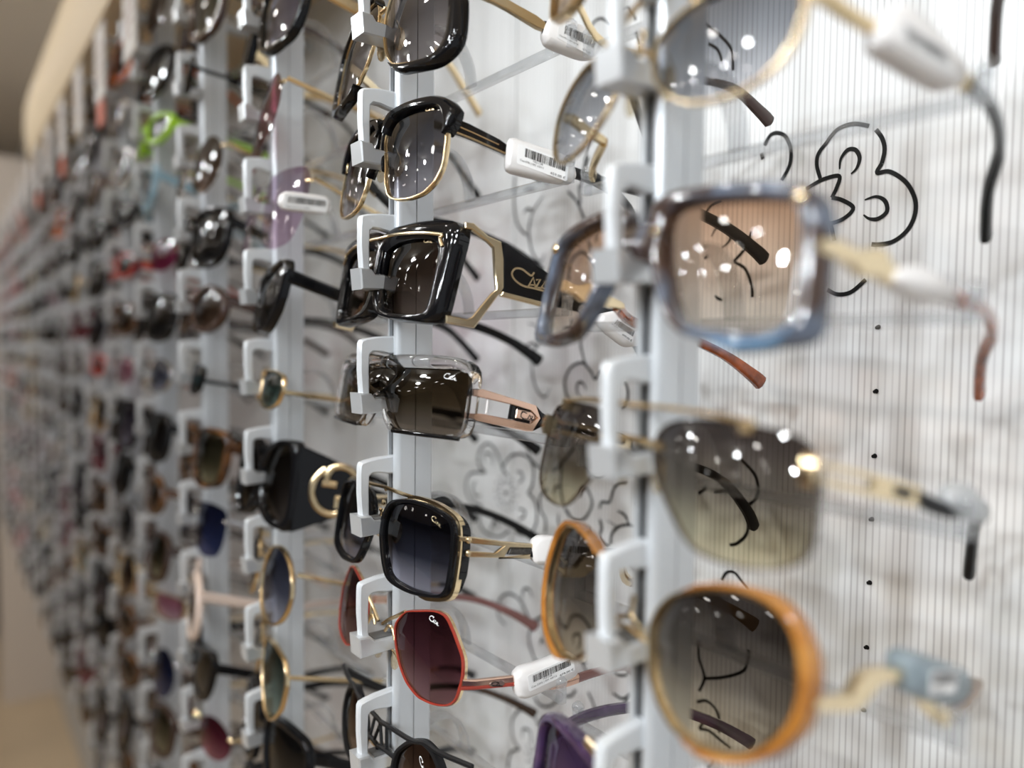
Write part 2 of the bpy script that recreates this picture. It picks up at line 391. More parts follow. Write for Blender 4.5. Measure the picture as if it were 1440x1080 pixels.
# prints on the panels: black line flowers and swirls
Rz = crop(980, 160, 3.1304); R5 = crop(760, 0, 2.1176); R6 = crop(760, 480, 1.8)
C1 = crop(460, 0, 3.1304); C2 = crop(460, 280, 3.1304); C3 = crop(460, 480, 3.1304); C4 = crop(460, 735, 3.1304)
K1 = crop(700, 150, 3.2727); K2 = crop(720, 440, 3.2727); K3 = crop(700, 740, 3.175); K7 = crop(900, 780, 3.6)
PRINTS = [
 ('flower_print', .0021, Rz, ["545,285 530,230 535,180 570,130 620,70 690,45 760,55", "790,70 818,110 828,160 815,220", "815,220 795,260 850,255 920,300 960,370 962,440 930,510 870,560 810,575 770,575",
   "575,775 620,795 680,785 745,730", "t630,245 635,200 665,160 700,160 718,195 705,240 680,265", "t740,380 790,365 830,385 838,430 800,462 760,462 735,445",
   "480,335 505,318 560,288 628,275 615,330 595,370", "595,370 640,380 690,415 650,460 590,482 540,470", "590,482 598,520 606,560", "300,140 325,95 360,85 395,105 415,160 410,225 375,295", "285,175 292,200"]),
 ('flower_print', .0018, R5, ["t510,705 530,675 560,685 565,715 540,740", "575,780 610,800 630,850 632,885", "575,780 610,740 630,690", "t520,880 532,890 545,893", "490,640 510,610 540,595", "480,740 495,735", "488,770 500,762"]),
 ('swirl_print', .0017, R5, ["490,70 540,110 570,150 575,210", "500,130 530,150 545,200", "430,270 480,240", "140,130 150,80 180,55 215,75", "235,30 262,25 285,60", "122,560 135,470 150,400", "285,95 300,140 290,170"]),
 ('swirl_print', .0019, R6, ["510,300 545,340 550,390 520,420", "440,380 490,380 520,420 525,480 500,510 480,515", "400,385 420,370"]),
 ('swirl_print', .0019, K1, ["80,320 75,420 85,520 110,570 135,590", "t210,410 165,480 145,560 150,630 170,690 200,715 216,675", "t120,490 140,470 165,480", "325,390 360,430 385,480 400,520", "420,230 400,290 385,340", "375,360 380,430 375,460", "t175,325 210,330 235,370", "t120,390 150,380 175,385",
   "330,800 330,750 345,700 385,670 420,690 455,740 462,800 455,870", "t365,625 385,660", "t410,605 425,640 430,680", "455,580 455,620", "490,840 530,790", "340,975 345,1010"]),
 ('swirl_print', .0019, K2, ["t75,50 105,55 130,80 150,100 110,160 95,200 95,270 110,340 140,385 165,375 175,345", "180,75 150,100", "t65,150 100,140 125,160", "240,70 280,75 310,105 320,160 335,230", "345,235 310,230 270,255 245,310 250,370 270,410", "335,235 365,270 385,305 410,265",
   "t320,395 300,360 305,325 325,320 345,355", "520,310 535,360 530,410 505,440", "60,545 70,620 100,690 160,725"]),
 ('flower_print', .0019, K2, ["0,655 40,650 80,670 100,720 95,790 75,830", "75,830 110,870 115,950 95,1005 50,1020 15,1005", "t20,730 45,735 50,765 30,785", "t25,900 60,910 55,940 30,950", "0,655 -30,690 -40,720 -20,745",
   "-40,720 -70,640 -110,600 -150,640 -150,700 -120,735", "-120,735 -190,740 -210,800 -190,860 -140,890", "-140,890 -150,960 -120,1010 -60,1030 -10,1000", "t-130,690 -120,645 -90,660 -85,700", "t-160,770 -180,800 -170,840 -140,840", "t-100,1000 -80,960 -55,990"]),
 ('swirl_print', .0019, K2, ["165,810 130,850 135,910 155,950 155,1010", "290,620 230,690 195,725 185,715", "325,615 330,680 370,740 410,750 450,715", "230,700 225,800 240,880 270,940 320,955 355,920 370,870 350,815 325,805 315,850", "255,905 270,940", "190,830 205,800 225,800",
   "t215,920 215,960 225,985", "t250,960 260,1000 275,1025", "t355,980 355,1010 345,1035", "530,780 500,780 470,810 450,870 415,870 405,900", "405,950 415,990 405,1030 430,1065 450,1075", "585,985 540,975 490,985 460,1020 455,1065", "t485,910 520,930 540,970", "t440,955 490,985", "575,875 590,890"]),
 ('swirl_print', .0019, K3, ["35,440 5,400 10,330 50,300 100,330 135,400 150,440 140,500 160,580 180,610", "t155,320 140,280 115,285 110,330", "150,435 195,405 230,410", "t190,530 200,500 210,520", "405,740 430,800 447,865", "165,755 185,795 225,805 265,780 270,755", "300,760 330,755 350,730",
   "t545,600 520,630 535,660 570,665 600,650", "515,745 560,770 605,750 625,830", "605,750 535,830", "605,600 620,610"]),
 ('flower_print', .0019, K3, ["270,405 305,455 330,405 370,400 410,450 415,520 405,590 385,610 360,580", "t340,530 340,490 365,480 370,520 355,550", "t275,490 295,520", "365,585 395,640 400,670",
   "45,1080 60,1010 100,995", "100,995 70,950 65,870 100,820 150,830 185,890", "185,890 210,855 250,845 280,865 300,900", "t110,945 115,905 145,915 150,960", "t225,940 250,920 262,960"]),
 ('swirl_print', .0018, K7, ["415,130 440,90 480,90 520,140 550,180", "300,430 300,520 325,600 325,640 300,690", "325,625 420,620 520,590 550,530 550,480", "290,745 340,740 390,790 405,860 400,900", "300,880 350,890 400,930 460,980", "300,880 330,840", "375,1035 360,1065 345,1075"]),
]
def to_wall(pts): return [(q.y, q.z) for q in (unwall(*p) for p in pts)]
def print_mesh(strokes):
    V, F = [], []
    for pts, w in strokes:
        rv, rf = ribbon2d(pts, w); b = len(V)
        V += [(WALLX-.0004, q.x, q.y) for q in rv]; F += [tuple(b+k for k in f) for f in rf]
    return V, F
for nm, w, cr, lst in PRINTS:
    st = []
    for s in lst:
        tp = s.startswith('t'); pl = to_wall(cr(s.lstrip('t')))
        pl = catmull([Vector(p) for p in pl], 6) if len(pl) > 2 else [Vector(p) for p in pl]
        # keep sharp points: long strokes were traced as separate runs
        ws = [w*(.35+.65*min(1, 3.2*min(i, len(pl)-1-i)/len(pl))) if tp else w for i in range(len(pl))]
        st.append((pl, ws))
    mk(nm, *print_mesh(st), DECAL, wr, 0)
# dotted rings in the flower hearts
for cpx, r0, nd in (((712, 693), .0075, 14), ((757, 1070), .0075, 14)):
    c = unwall(*cpx); V, F = [], []
    for i in range(nd):
        a = 2*math.pi*i/nd
        for rr, l in ((r0, .0035), (r0*1.75, .0022)):
            p = [(c.y+math.cos(a)*rr, c.z+math.sin(a)*rr), (c.y+math.cos(a)*(rr+l), c.z+math.sin(a)*(rr+l))]
            rv, rf = ribbon2d(p, .0012); b = len(V); V += [(WALLX-.0004, q.x, q.y) for q in rv]; F += [tuple(b+k for k in f) for f in rf]
    b = len(V); V += [(WALLX-.0004, c.y+.0022*math.cos(i*.785), c.z+.0022*math.sin(i*.785)) for i in range(8)]; F.append(tuple(range(b, b+8)))
    tag(mk('flower_heart_print', V, F, DECAL, wr, 0), kind='stuff')
V, F = [], []
for px in ((1236, 460), (1233, 550), (1231, 641), (1227, 730), (1224, 819), (1220, 910), (1216, 998)):
    c = unwall(*px); b = len(V)
    V += [(WALLX-.0005, c.y+.0012*math.cos(i*.785), c.z+.0012*math.sin(i*.785)) for i in range(8)]; F.append(tuple(range(b, b+8)))
    b = len(V); V += [(WALLX-.0009, c.y+.0007+.0009*math.cos(i*.785), c.z-.0003+.0009*math.sin(i*.785)) for i in range(8)]; F.append(tuple(range(b, b+8)))
tag(mk('pin_hole', V, F, DECAL, wr, 0), kind='stuff')

# ------------------------------------------------------------------ rails with hooks and temple rests
def post_mesh():
    x0, x1, hw = PX0, PX1, .0062; mx = (x0+x1)/2
    pl = [(x0, -.0022), (x0+.0022, -.0022), (x0+.0022, .0022), (x0, .0022), (x0, hw-.0025), (x0+.001, hw-.0007), (x0+.003, hw), (x1-.0015, hw), (x1, hw-.0015), (x1, -hw+.0015), (x1-.0015, -hw),
          (mx+.00025, -hw), (mx+.00025, -hw+.0008), (mx-.00025, -hw+.0008), (mx-.00025, -hw), (x0+.003, -hw), (x0+.001, -hw+.0007), (x0, -hw+.0025)]
    return prism(pl, EYE-.60, EYE+.40, 'z')
def slot_mesh():
    b = MB(); b.add(*box(PX0+.0016, PX0+.0024, -.0022, .0022, EYE-.60, EYE+.40)); b.add(*box((PX0+PX1)/2-.00025, (PX0+PX1)/2+.00025, -.0056, -.0054, EYE-.60, EYE+.40)); return b.V, b.F
def hook_mesh():
    pl = [(.1683, -.0012), (.1692, .0004), (.172, .0012), (.178, .0022), (PX0+.002, .0028), (PX0+.002, -.0068), (.184, -.0066), (.179, -.0056), (.1752, -.0056), (.1736, -.0070), (.1733, -.0150), (.1736, -.0275), (.1690, -.0275), (.1681, -.0150), (.1681, -.0060)]
    return prism(pl, -.0024, .0024, 'y', .0008)
def ledge_mesh():
    pl = [(.1662, -.0262), (.1728, -.0266), (.1748, -.0292), (.1868, -.0292), (.1868, -.0362), (.1672, -.0368)]
    b = MB(); b.add(*prism(pl, -.0060, .0060, 'y', .0007)); return b.V, b.F
def pad_mesh(): return box(.1758, .1862, -.0045, .0045, -.0296, -.0286, .0003)
def rest_mesh():
    b = MB()
    stem = catmull([Vector((PX1-.002, 0, -.022)), Vector((.219, 0, -.021)), Vector((.228, 0, -.026)), Vector((.234, 0, -.036)), Vector((.2358, 0, -.0462))], 4)
    b.add(*sweep(stem, .009, .0022, (1, 0, .3), 8, 5))
    b.add(*sweep([(.2358, -.0805, -.0475), (.2358, .0805, -.0475)], .0046, .0046, (0, 0, 1), 8, 4))
    for s in (-1, 1):
        b.add(*sweep([(.2358, s*.0812, -.0495), (.2358, s*.0812, -.0400)], .0046, .0046, (0, 1, 0), 8, 4)); b.add(*ellipsoid((.2358, s*.0812, -.0395), .003, .003, .003))
    return b.V, b.F
def bracket(z): return box(PX1-.001, WALLX, -.008, .008, EYE+z-.006, EYE+z+.006, .001)
proto = None
for n in range(NC):
    y = ucol(n)
    t = root('display_rail', Matrix.Translation((0, y, 0)), f'{"nearest" if n == 0 else ORD[n]} white aluminium rail {"at the right end" if n == 0 else "counted from the right"}, lined with white hooks', 'display rail', 'hook rails along the wall')
    if proto is None:
        u = mk('upright', *post_mesh(), POST, t); sl = mk('channel', *slot_mesh(), SLOT, t, 0); b1 = mk('bracket', *bracket(.36), POST, t); b2 = mk('bracket', *bracket(-.57), POST, t)
        hk = mk('hook', *hook_mesh(), HOOK, t); ld = mk('ledge', *ledge_mesh(), LEDGE, hk); pd = mk('pad', *pad_mesh(), PAD, hk); rs = mk('temple_rest', *rest_mesh(), REST, t)
        proto = True; first = True
    else:
        for s in (u, sl, b1, b2):
            c = s.copy(); COL.objects.link(c); c.parent = t
        first = False
    for k in ROWS[n]:
        z = ztop(n, k)
        if first: h, l, p, r = hk, ld, pd, rs; first = False
        else:
            h, l, p, r = hk.copy(), ld.copy(), pd.copy(), rs.copy()
            for q in (h, l, p, r): COL.objects.link(q)
            h.parent = t; l.parent = h; p.parent = h; r.parent = t
        h.location = (0, 0, z); r.location = (0, 0, z)

# ------------------------------------------------------------------ glasses
NP = 84
def glass_matrix(n, k, yaw=0, pitch=9, roll=0, dx=0, dz=0, du=0):
    return Matrix.Translation((.1805+dx, ucol(n)+du, ztop(n, k)-.0288+dz)) @ Matrix.Rotation(R(-90), 4, 'Z') @ Matrix.Rotation(R(yaw), 4, 'Z') @ Matrix.Rotation(R(-pitch), 4, 'X') @ Matrix.Rotation(R(roll), 4, 'Y')
class Spec: pass
def polar(poly, c, ang):
    best = 0; d = Vector((math.cos(ang), math.sin(ang)))
    for i in range(len(poly)):
        a, b = poly[i]-c, poly[(i+1) % len(poly)]-c; e = b-a
        den = d.x*e.y-d.y*e.x
        if abs(den) < 1e-12: continue
        t = (a.x*e.y-a.y*e.x)/den; s = (a.x*d.y-a.y*d.x)/den
        if t > 0 and -1e-6 <= s <= 1+1e-6: best = max(best, t)
    return best
def smooth(r): n = len(r); return [.25*r[i-1]+.5*r[i]+.25*r[(i+1) % n] for i in range(n)]
class GB:
    """builds one pair of glasses in its own frame: x to the right seen from the front, y backwards, z up"""
    def __init__(s, M, k=2.2, mm=False):
        s.M = M; s.Mi = M.inverted(); s.k = k; s.mm = mm; s.cp = s.Mi @ CAM; s.R3 = s.Mi.to_3x3()
    def base(s, x): return s.k*x*x
    def un(s, p, off=0):
        """pixel -> point on the curved front (local)"""
        d = s.R3 @ pray(*p); o = s.cp
        a = s.k*d.x*d.x; b = 2*s.k*o.x*d.x-d.y; c = s.k*o.x*o.x+off-o.y
        if abs(a) < 1e-9: t = -c/b
        else:
            q = b*b-4*a*c
            if q < 0: t = -b/(2*a)
            else:
                t1, t2 = (-b-math.sqrt(q))/(2*a), (-b+math.sqrt(q))/(2*a); ts = [t for t in (t1, t2) if t > 0]; 
                t = min(ts, key=lambda t: abs((o+d*t).x-.035)) if ts else -c/b
        return o+d*t
    def poly(s, pts, it=2):
        if s.mm: P = [Vector((p[0]/1000, p[1]/1000)) for p in pts]
        else: P = [Vector((q.x, q.z)) for q in (s.un(p) for p in pts)]
        return chaikin(P, it)
    def setlens(s, pts, it=2):
        P = s.poly(pts, it); s.lp = P
        x0, x1 = min(p.x for p in P), max(p.x for p in P); z0, z1 = min(p.y for p in P), max(p.y for p in P)
        s.c = Vector(((x0+x1)/2, (z0+z1)/2)); s.bb = (x0, x1, z0, z1)
        s.ang = [2*math.pi*i/NP for i in range(NP)]; s.r = smooth([polar(P, s.c, a) for a in s.ang])
    def pt(s, i, r, off): 
        x = s.c.x+math.cos(s.ang[i])*r; z = s.c.y+math.sin(s.ang[i])*r
        return Vector((x, s.base(x)+off, z))
    def lens(s, bulge=.0028, rings=6, grow=.0004, off=0):
        V = [Vector((s.c.x, s.base(s.c.x)-bulge+off, s.c.y))]; F = []
        for j in range(1, rings+1):
            f = j/rings
            V += [s.pt(i, (s.r[i]+grow)*f, off-bulge*(1-f*f)) for i in range(NP)]
        for i in range(NP):
            l = (i+1) % NP; F.append((0, 1+i, 1+l))
            for j in range(rings-1): F.append((1+j*NP+i, 1+(j+1)*NP+i, 1+(j+1)*NP+l, 1+j*NP+l))
        return V, F
    def ring(s, ino=0, outo=.003, outer=None, a0=None, a1=None, tf=.0018, tb=.0022, inner=None):
        ro = smooth([polar(outer, s.c, a) for a in s.ang]) if outer else [r+outo for r in s.r]
        ri = [polar(inner, s.c, a) for a in s.ang] if inner else [r+ino for r in s.r]
        idx = list(range(NP))
        full = a0 is None
        if not full:
            i0 = int(round(a0/360*NP)); i1 = int(round(a1/360*NP)); idx = [i % NP for i in range(i0, i1+1)]
        V, F = [], []
        for j, i in enumerate(idx):
            f = 1 if full else min(1, .25+.75*min(j, len(idx)-1-j)/4)
            a = ri[i]; b = max(ri[i]+.0006, ro[i]); b = a+(b-a)*f; w = b-a
            for rr, yy in ((a, tb), (a, -tf*.45), (a+.2*w, -tf*.92), (a+.5*w, -tf), (b-.2*w, -tf*.92), (b, -tf*.4), (b, tb)):
                V.append(s.pt(i, rr, yy))
        m = 7; L = len(idx)
        for j in range(L if full else L-1):
            l = (j+1) % L
            for q in range(m): F.append((j*m+q, j*m+(q+1) % m, l*m+(q+1) % m, l*m+q))
        if not full: F.append(tuple(range(m))[::-1]); F.append(tuple((L-1)*m+q for q in range(m)))
        return V, F
    def bridge(s, outer_r, zt, zb, tf=.0022, tb=.0026, arc=.004):
        """strip across the nose between the two rims"""
        out = [s.c+Vector((math.cos(a), math.sin(a)))*r for a, r in zip(s.ang, outer_r)]
        def nx(z):
            xs = [p.x for p in out if abs(p.y-z) < .0045]; return max(.002, min(xs) if xs else s.bb[0])+.0025
        V, F = [], []; S = 9
        for i in range(S):
            f = i/(S-1)*2-1
            zt_, zb_ = zt-arc*.3*(1-f*f), zb+arc*(1-f*f)-arc
            for z, x in ((zt_, nx(zt)*f), (zb_, nx(zb)*f)):
                pass
            xt, xb = nx(zt)*f, nx(zb)*f; xm = (xt+xb)/2
            for x, z, y in ((xt, zt_, tb), (xt, zt_-.0004, -tf*.4), (xt*.75+xb*.25, zt_*.75+zb_*.25, -tf), (xt*.25+xb*.75, zt_*.25+zb_*.75, -tf), (xb, zb_+.0004, -tf*.4), (xb, zb_, tb)):
                V.append((x, s.base(x)+y, z))
        m = 6
        for i in range(S-1):
            for q in range(m): F.append((i*m+q, (i+1)*m+q, (i+1)*m+(q+1) % m, i*m+(q+1) % m))
        return V, F
    def tube(s, pts, r, off=0, k=4, h=None, clamp=True):
        P = [s.un(p, off) for p in pts] if not s.mm else [Vector((p[0]/1000, s.base(p[0]/1000)+off, p[1]/1000)) for p in pts]
        P = catmull(P, k) if len(P) > 2 else P
        P = [Vector((max(q.x, 0), q.y, q.z)) for q in P] if clamp else P
        return sweep(P, r*2, (h or r)*2, (0, 0, 1), 8)
    # ---- temples
    def set_hinge(s, p, n, k):
        if s.mm: x, z = p[0]/1000, p[1]/1000; s.H = Vector((x, s.base(x)+.001, z))
        else: s.H = s.un(p, .001)
        s.H.x = abs(s.H.x)
        zb = ztop(n, k)-.0452
        y = ucol(n)
        s.TP = {}
        for sd in (1, -1):
            w = [(.2355, y-sd*.0765, zb+.003), (.262, y-sd*.0745, zb+.0005), (.288, y-sd*.0675, zb-.005), (.308, y-sd*.0575, zb-.014), (.3235, y-sd*.0515, zb-.024), (.330, y-sd*.0495, zb-.029)]
            s.TP[sd] = [s.Mi @ Vector(q) for q in w]
        S = s.TP[1][0]; e = S-s.H; e.z = 0; s.e1 = e.normalized(); s.e2 = Vector((0, 0, 1)); s.nn = s.e1.cross(s.e2).normalized()
        if s.nn.x < 0: s.nn = -s.nn
    def tp(s, p, off=0):
        """pixel -> point in the right temple's plane"""
        d = s.R3 @ pray(*p); o = s.cp-(s.H+s.nn*off); t = -o.dot(s.nn)/d.dot(s.nn); return s.cp+d*t
    def tplate(s, pts, th, off=0, it=1, ch=.0004):
        """prism traced in the temple plane"""
        P = [s.tp(p)-s.H for p in pts]; q = [Vector((v.dot(s.e1), v.dot(s.e2))) for v in P]
        if it: q = chaikin(q, it)
        V, F = prism([tuple(a) for a in q], off-th/2, off+th/2, 'y', ch)
        return [s.H+s.e1*v[0]+s.e2*v[2]+s.nn*v[1] for v in V], F
    def tstroke(s, pts, w, off, th=.0004):
        P = [s.tp(p)-s.H for p in pts]; q = [Vector((v.dot(s.e1), v.dot(s.e2))) for v in P]
        rv, rf = ribbon2d(q, w)
        return [s.H+s.e1*v[0]+s.e2*v[1]+s.nn*off for v in rv], rf
    def temple(s, sd, start, h0, h1, th=.0035, tiph=.0065):
        st = Vector(start); st.x = abs(st.x)*sd
        P = [st]+[q for q in s.TP[sd] if q.y > st.y+.006]
        P = catmull(P, 5); n = len(P); H = []
        for i in range(n):
            f = i/(n-1); H.append(h0+(h1-h0)*min(1, f/.45) if f < .6 else h1+(tiph-h1)*min(1, (f-.6)/.3))
        H[-1] *= .55
        return P, [(th if i < n*.5 else max(th, .0042))*(1 if i < n-1 else .6) for i in range(n)], H
def both(b, V, F, i=0):
    b.add(V, F, i); b.add(*flipx(V, F), i)
def logo(gb, at, w, wd=.0004, off=-.0035, slope=0):
    """signature scribble on the right lens near pixel/mm point at; w = width in m"""
    p = gb.un(at) if not gb.mm else Vector((at[0]/1000, 0, at[1]/1000)); sc = w/2.5; V, F = [], []
    for st in logo_strokes():
        q = [Vector((a, b)) for a, b in st]; rv, rf = ribbon2d(q, wd/sc); b = len(V)
        for v in rv:
            x = p.x+v.x*sc; z = p.z+v.y*sc+slope*v.x*sc
            rr = (Vector((x, z))-gb.c).length; a = math.atan2(z-gb.c.y, x-gb.c.x) % (2*math.pi); r = gb.r[int(a/(2*math.pi)*NP) % NP]
            V.append((x, gb.base(x)-.0028*max(0, 1-(rr/r)**2)-.0003, z))
        F += [tuple(b+k for k in f) for f in rf]
    return V, F
BARS = None
def barcode(rnd):
    x, out = 0, []
    while x < 1:
        w = rnd.choice((.008, .008, .016, .024)); g = rnd.choice((.008, .012, .02))
        out.append((x, min(1, x+w))); x += w+g
    return out
def price_tag(gb, parent, sleeve, label, rows, th=.0085, code=(.06, .42, .93, .93), seed=1, mat=None):
    """sleeve and label corners (TL TR BR BL) traced in the temple plane"""
    b = MB(); V, F = gb.tplate(sleeve, th, 0, 2, .0018); b.add(V, F)
    t = b.mk('price_tag', mat or SLEEVE, parent, 60)
    Q = [gb.tp(p, th/2+.0002) for p in label]
    def bl(u, v, o=0): return (Q[3]*(1-u)+Q[2]*u)*(1-v)+(Q[0]*(1-u)+Q[1]*u)*v+gb.nn*o
    b = MB(); r = .06; rim = []
    for cx, cy, a0 in ((1-r*.6, 1-r, 0), (r*.6, 1-r, 90), (r*.6, r, 180), (1-r*.6, r, 270)):
        for q in range(4): a = R(a0+q*30); rim.append((cx+math.cos(a)*r*.6, cy+math.sin(a)*r))
    b.add([bl(u, v) for u, v in rim]+[bl(u, v, -.0004) for u, v in rim], [tuple(range(16))]+[(i, (i+1) % 16, 16+(i+1) % 16, 16+i) for i in range(16)], 0)
    rnd = random.Random(seed)
    for x0, x1 in barcode(rnd):
        a, c = code[0]+(code[2]-code[0])*x0, code[0]+(code[2]-code[0])*x1
        b.add([bl(a, code[1], .0001), bl(c, code[1], .0001), bl(c, code[3], .0001), bl(a, code[3], .0001)], [(0, 1, 2, 3)], 1)
    for txt, u0, v0, u1, hgt in rows:
        V, F, w = text_mesh(txt); b.add([bl(u0+(v.x/w)*(u1-u0), v0+v.y*hgt/.7, .0001) for v in V], F, 1)
    b.mk('price_label', [PAPER, INK], t, 0)
    return t
GRP = 'sunglasses hung on the rails'
def begin(n, k, label, yaw=0, pitch=9, roll=0, kk=2.2, mm=False, name='sunglasses', **kw):
    M = glass_matrix(n, k, yaw, pitch, roll, **kw)
    gb = GB(M, kk, mm); t = root(name, M, label, 'sunglasses', GRP); return gb, t
def add_lenses(gb, t, mat, **kw):
    V, F = gb.lens(**kw); mk('lens', V, F, mat, t, 80); mk('lens', *flipx(V, F), mat, t, 80)
def add_sym(t, name, mat, *vfs, ang=42):
    if name not in ('frame', 'brow_bar'): return add_pair(t, name, mat, *vfs, ang=ang)[0]
    b = MB()
    for V, F in vfs: both(b, V, F)
    return b.mk(name, mat, t, ang)
def add_pair(t, name, mat, *vfs, ang=42):
    a, b = MB(), MB()
    for V, F in vfs: a.add(V, F); b.add(*flipx(V, F))
    return a.mk(name, mat, t, ang), b.mk(name, mat, t, ang)
def add_temples(gb, t, start, h0, h1, th, mat, tipmat=None, split=.55, tiph=.0065, sides=(1, -1), sec=8):
    for sd in sides:
        P, wd, H = gb.temple(sd, start, h0, h1, th, tiph)
        if tipmat:
            i = max(2, int(len(P)*split))
            o = mk('temple', *sweep(P[:i], wd[:i], H[:i], (0, 0, 1), sec, 3.2), mat, t)
            mk('temple_tip', *sweep(P[i-1:], wd[i-1:], H[i-1:], (0, 0, 1), sec, 2.6), tipmat, o)
        else: mk('temple', *sweep(P, wd, H, (0, 0, 1), sec, 3), mat, t)
def add_pads(gb, t, mat, wire=GOLD, z=-.006):
    for s in (1, -1):
        b = MB(); b.add(*ellipsoid((s*.0092, .0065, z), .0016, .003, .0062))
        o = b.mk('nose_pad', mat, t)
        mk('pad_arm', *sweep([(s*.0105, .0065, z), (s*.0125, .004, z+.003), (s*.013, .0012, z+.006)], .001, .001), wire, o)
def say(nm, gb):
    print(nm, 'lens mm', [round(v*1000) for v in gb.bb], 'hinge', [round(v*1000) for v in gb.H], 'sup', [round(v*1000) for v in gb.TP[1][0]])
def tsweep(gb, pts, w, h, off, k=3):
    P = [gb.tp(p, off) for p in pts]; P = catmull(P, k) if len(P) > 2 else P
    return sweep(P, w, h, tuple(gb.nn), 8, 3)
PADM = clear_mat('pad_clear', (.95, .9, .8), .2, (.8, .7, .5))
L = lens_mat
YAW0 = -9
# ======== nearest rail ========
# above the frame: only the temple tips hang into view
gb, t = begin(0, 3, 'brown tipped sunglasses above the top picture edge on the nearest rail', YAW0, 10, mm=True)
gb.setlens([(9, 8), (14, 12), (36, 13), (58, 10), (63, -2), (56, -26), (36, -31), (17, -24), (10, -8)]); gb.set_hinge((63, 4), 0, 3)
for q in gb.TP.values():
    for v in q[3:]: v.z += .006
add_lenses(gb, t, L('lens_brown', (.12, .07, .05), (.5, .38, .28)))
add_sym(t, 'frame', GOLD, gb.ring(-.0003, .0014), gb.tube([(0, 4), (6, 5), (10, 2)], .001))
add_temples(gb, t, gb.H, .004, .0035, .002, GOLD, plain('tip_brown', (.07, .045, .04), .2), .5)

# grey gradient aviator with the sleeve tag
gb, t = begin(0, 2, 'large grey gradient aviator sunglasses with thin gold rim, topmost in view on the nearest rail', YAW0, 11)
gb.setlens(R5("338,190 350,130 385,80 440,30 520,-25 600,-55 690,-65 760,-45 790,-5 782,50 755,125 695,205 620,262 520,300 435,306 375,278 342,236"))
gb.set_hinge(R5("800,-20")[0], 0, 2); say('0a', gb)
add_lenses(gb, t, L('lens_grey', (.12, .13, .15), (.62, .63, .66), .0, .9, .06))
add_sym(t, 'frame', PGOLD, gb.ring(-.0003, .0009, tf=.0011, tb=.0011), gb.tube(R5("262,120 300,150 335,165"), .0011), gb.tube(R5("250,20 330,-30 440,-20 470,10"), .0012))
add_pads(gb, t, PADM)
add_pair(t, 'temple_front', GOLD, gb.tplate(R5("790,-30 850,-30 920,25 1005,75 1000,110 900,55 830,5 790,5"), .003))
add_temples(gb, t, gb.tp(R5("1000,95")[0]), .0055, .005, .0032, GOLD, plain('tip_black', (.01, .012, .013), .2), .2, .0075)
price_tag(gb, t, R5("1000,50 1045,22 1090,30 1225,170 1250,220 1235,265 1190,270 1090,215 985,150 980,110"), R5("1075,62 1225,160 1232,235 1080,130"), [('Caz-992 | 001 65/10', .05, .2, .6, .12), ('479,00 €', .6, .05, .95, .13)], seed=3)

# blue and brown acetate square
BLUEBR = mottled('blue_brown_acetate', [(.32, (.02, .012, .010)), (.46, (.06, .035, .027)), (.53, (.07, .075, .095)), (.63, (.13, .16, .22)), (.75, (.06, .07, .10))], 45)
gb, t = begin(0, 1, 'chunky square blue and brown sunglasses with peach gradient lenses', YAW0, 12)
gb.setlens(R5("382,640 400,618 480,600 580,590 700,590 765,600 785,640 785,720 780,800 765,900 750,960 715,985 560,988 450,975 412,945 392,880 375,780 372,700"))
gb.set_hinge(R5("845,735")[0], 0, 1); say('0b', gb)
add_lenses(gb, t, L('lens_peach', (.60, .36, .23), (.84, .76, .66), .05, .95, .04))
out = gb.poly(R5("330,640 350,600 410,572 560,548 700,541 795,548 842,578 858,640 852,720 848,800 838,900 828,985 800,1022 700,1032 600,1032 500,1018 425,1002 392,960 365,900 345,840 335,740"))
ro = [polar(out, gb.c, a) for a in gb.ang]
add_sym(t, 'frame', BLUEBR, gb.ring(-.0003, outer=out, tf=.0032, tb=.0034)); b = MB(); b.add(*gb.bridge(ro, .0135, .0002, .003, .0034)); b.mk('bridge', BLUEBR, t)
mk('lower_rim_inlay', *gb.ring(.0022, .0066, None, 276, 325, .0036, .001), plain('blue_acetate', (.11, .21, .34), .15, 0, .5), t)
add_sym(t, 'rivet', GOLD, ellipsoid(tuple(gb.un(R5("770,585")[0], -.003)), .0022, .0012, .0022)); add_sym(t, 'rivet', GOLD, ellipsoid(tuple(gb.un(R5("340,690")[0], -.003)), .0016, .0012, .0016))
TORT = plain('tortoise_orange', (.30, .075, .025), .15, 0, .4, .5, 120)
add_pair(t, 'temple_front', PGOLD, gb.tplate(R5("815,715 880,715 930,748 985,735 1020,750 1025,780 1110,830 1115,862 1030,848 985,815 955,828 915,785 880,772 815,752"), .004))
add_temples(gb, t, gb.tp(R5("1090,845")[0]), .005, .0045, .0034, TORT, None, tiph=.0075)
b = MB(); b.add(*gb.tplate(R5("1035,805 1100,788 1160,815 1225,878 1225,905 1160,900 1085,885 1030,845"), .007, 0, 2, .0015)); b.mk('sleeve', SLEEVE, t, 60)

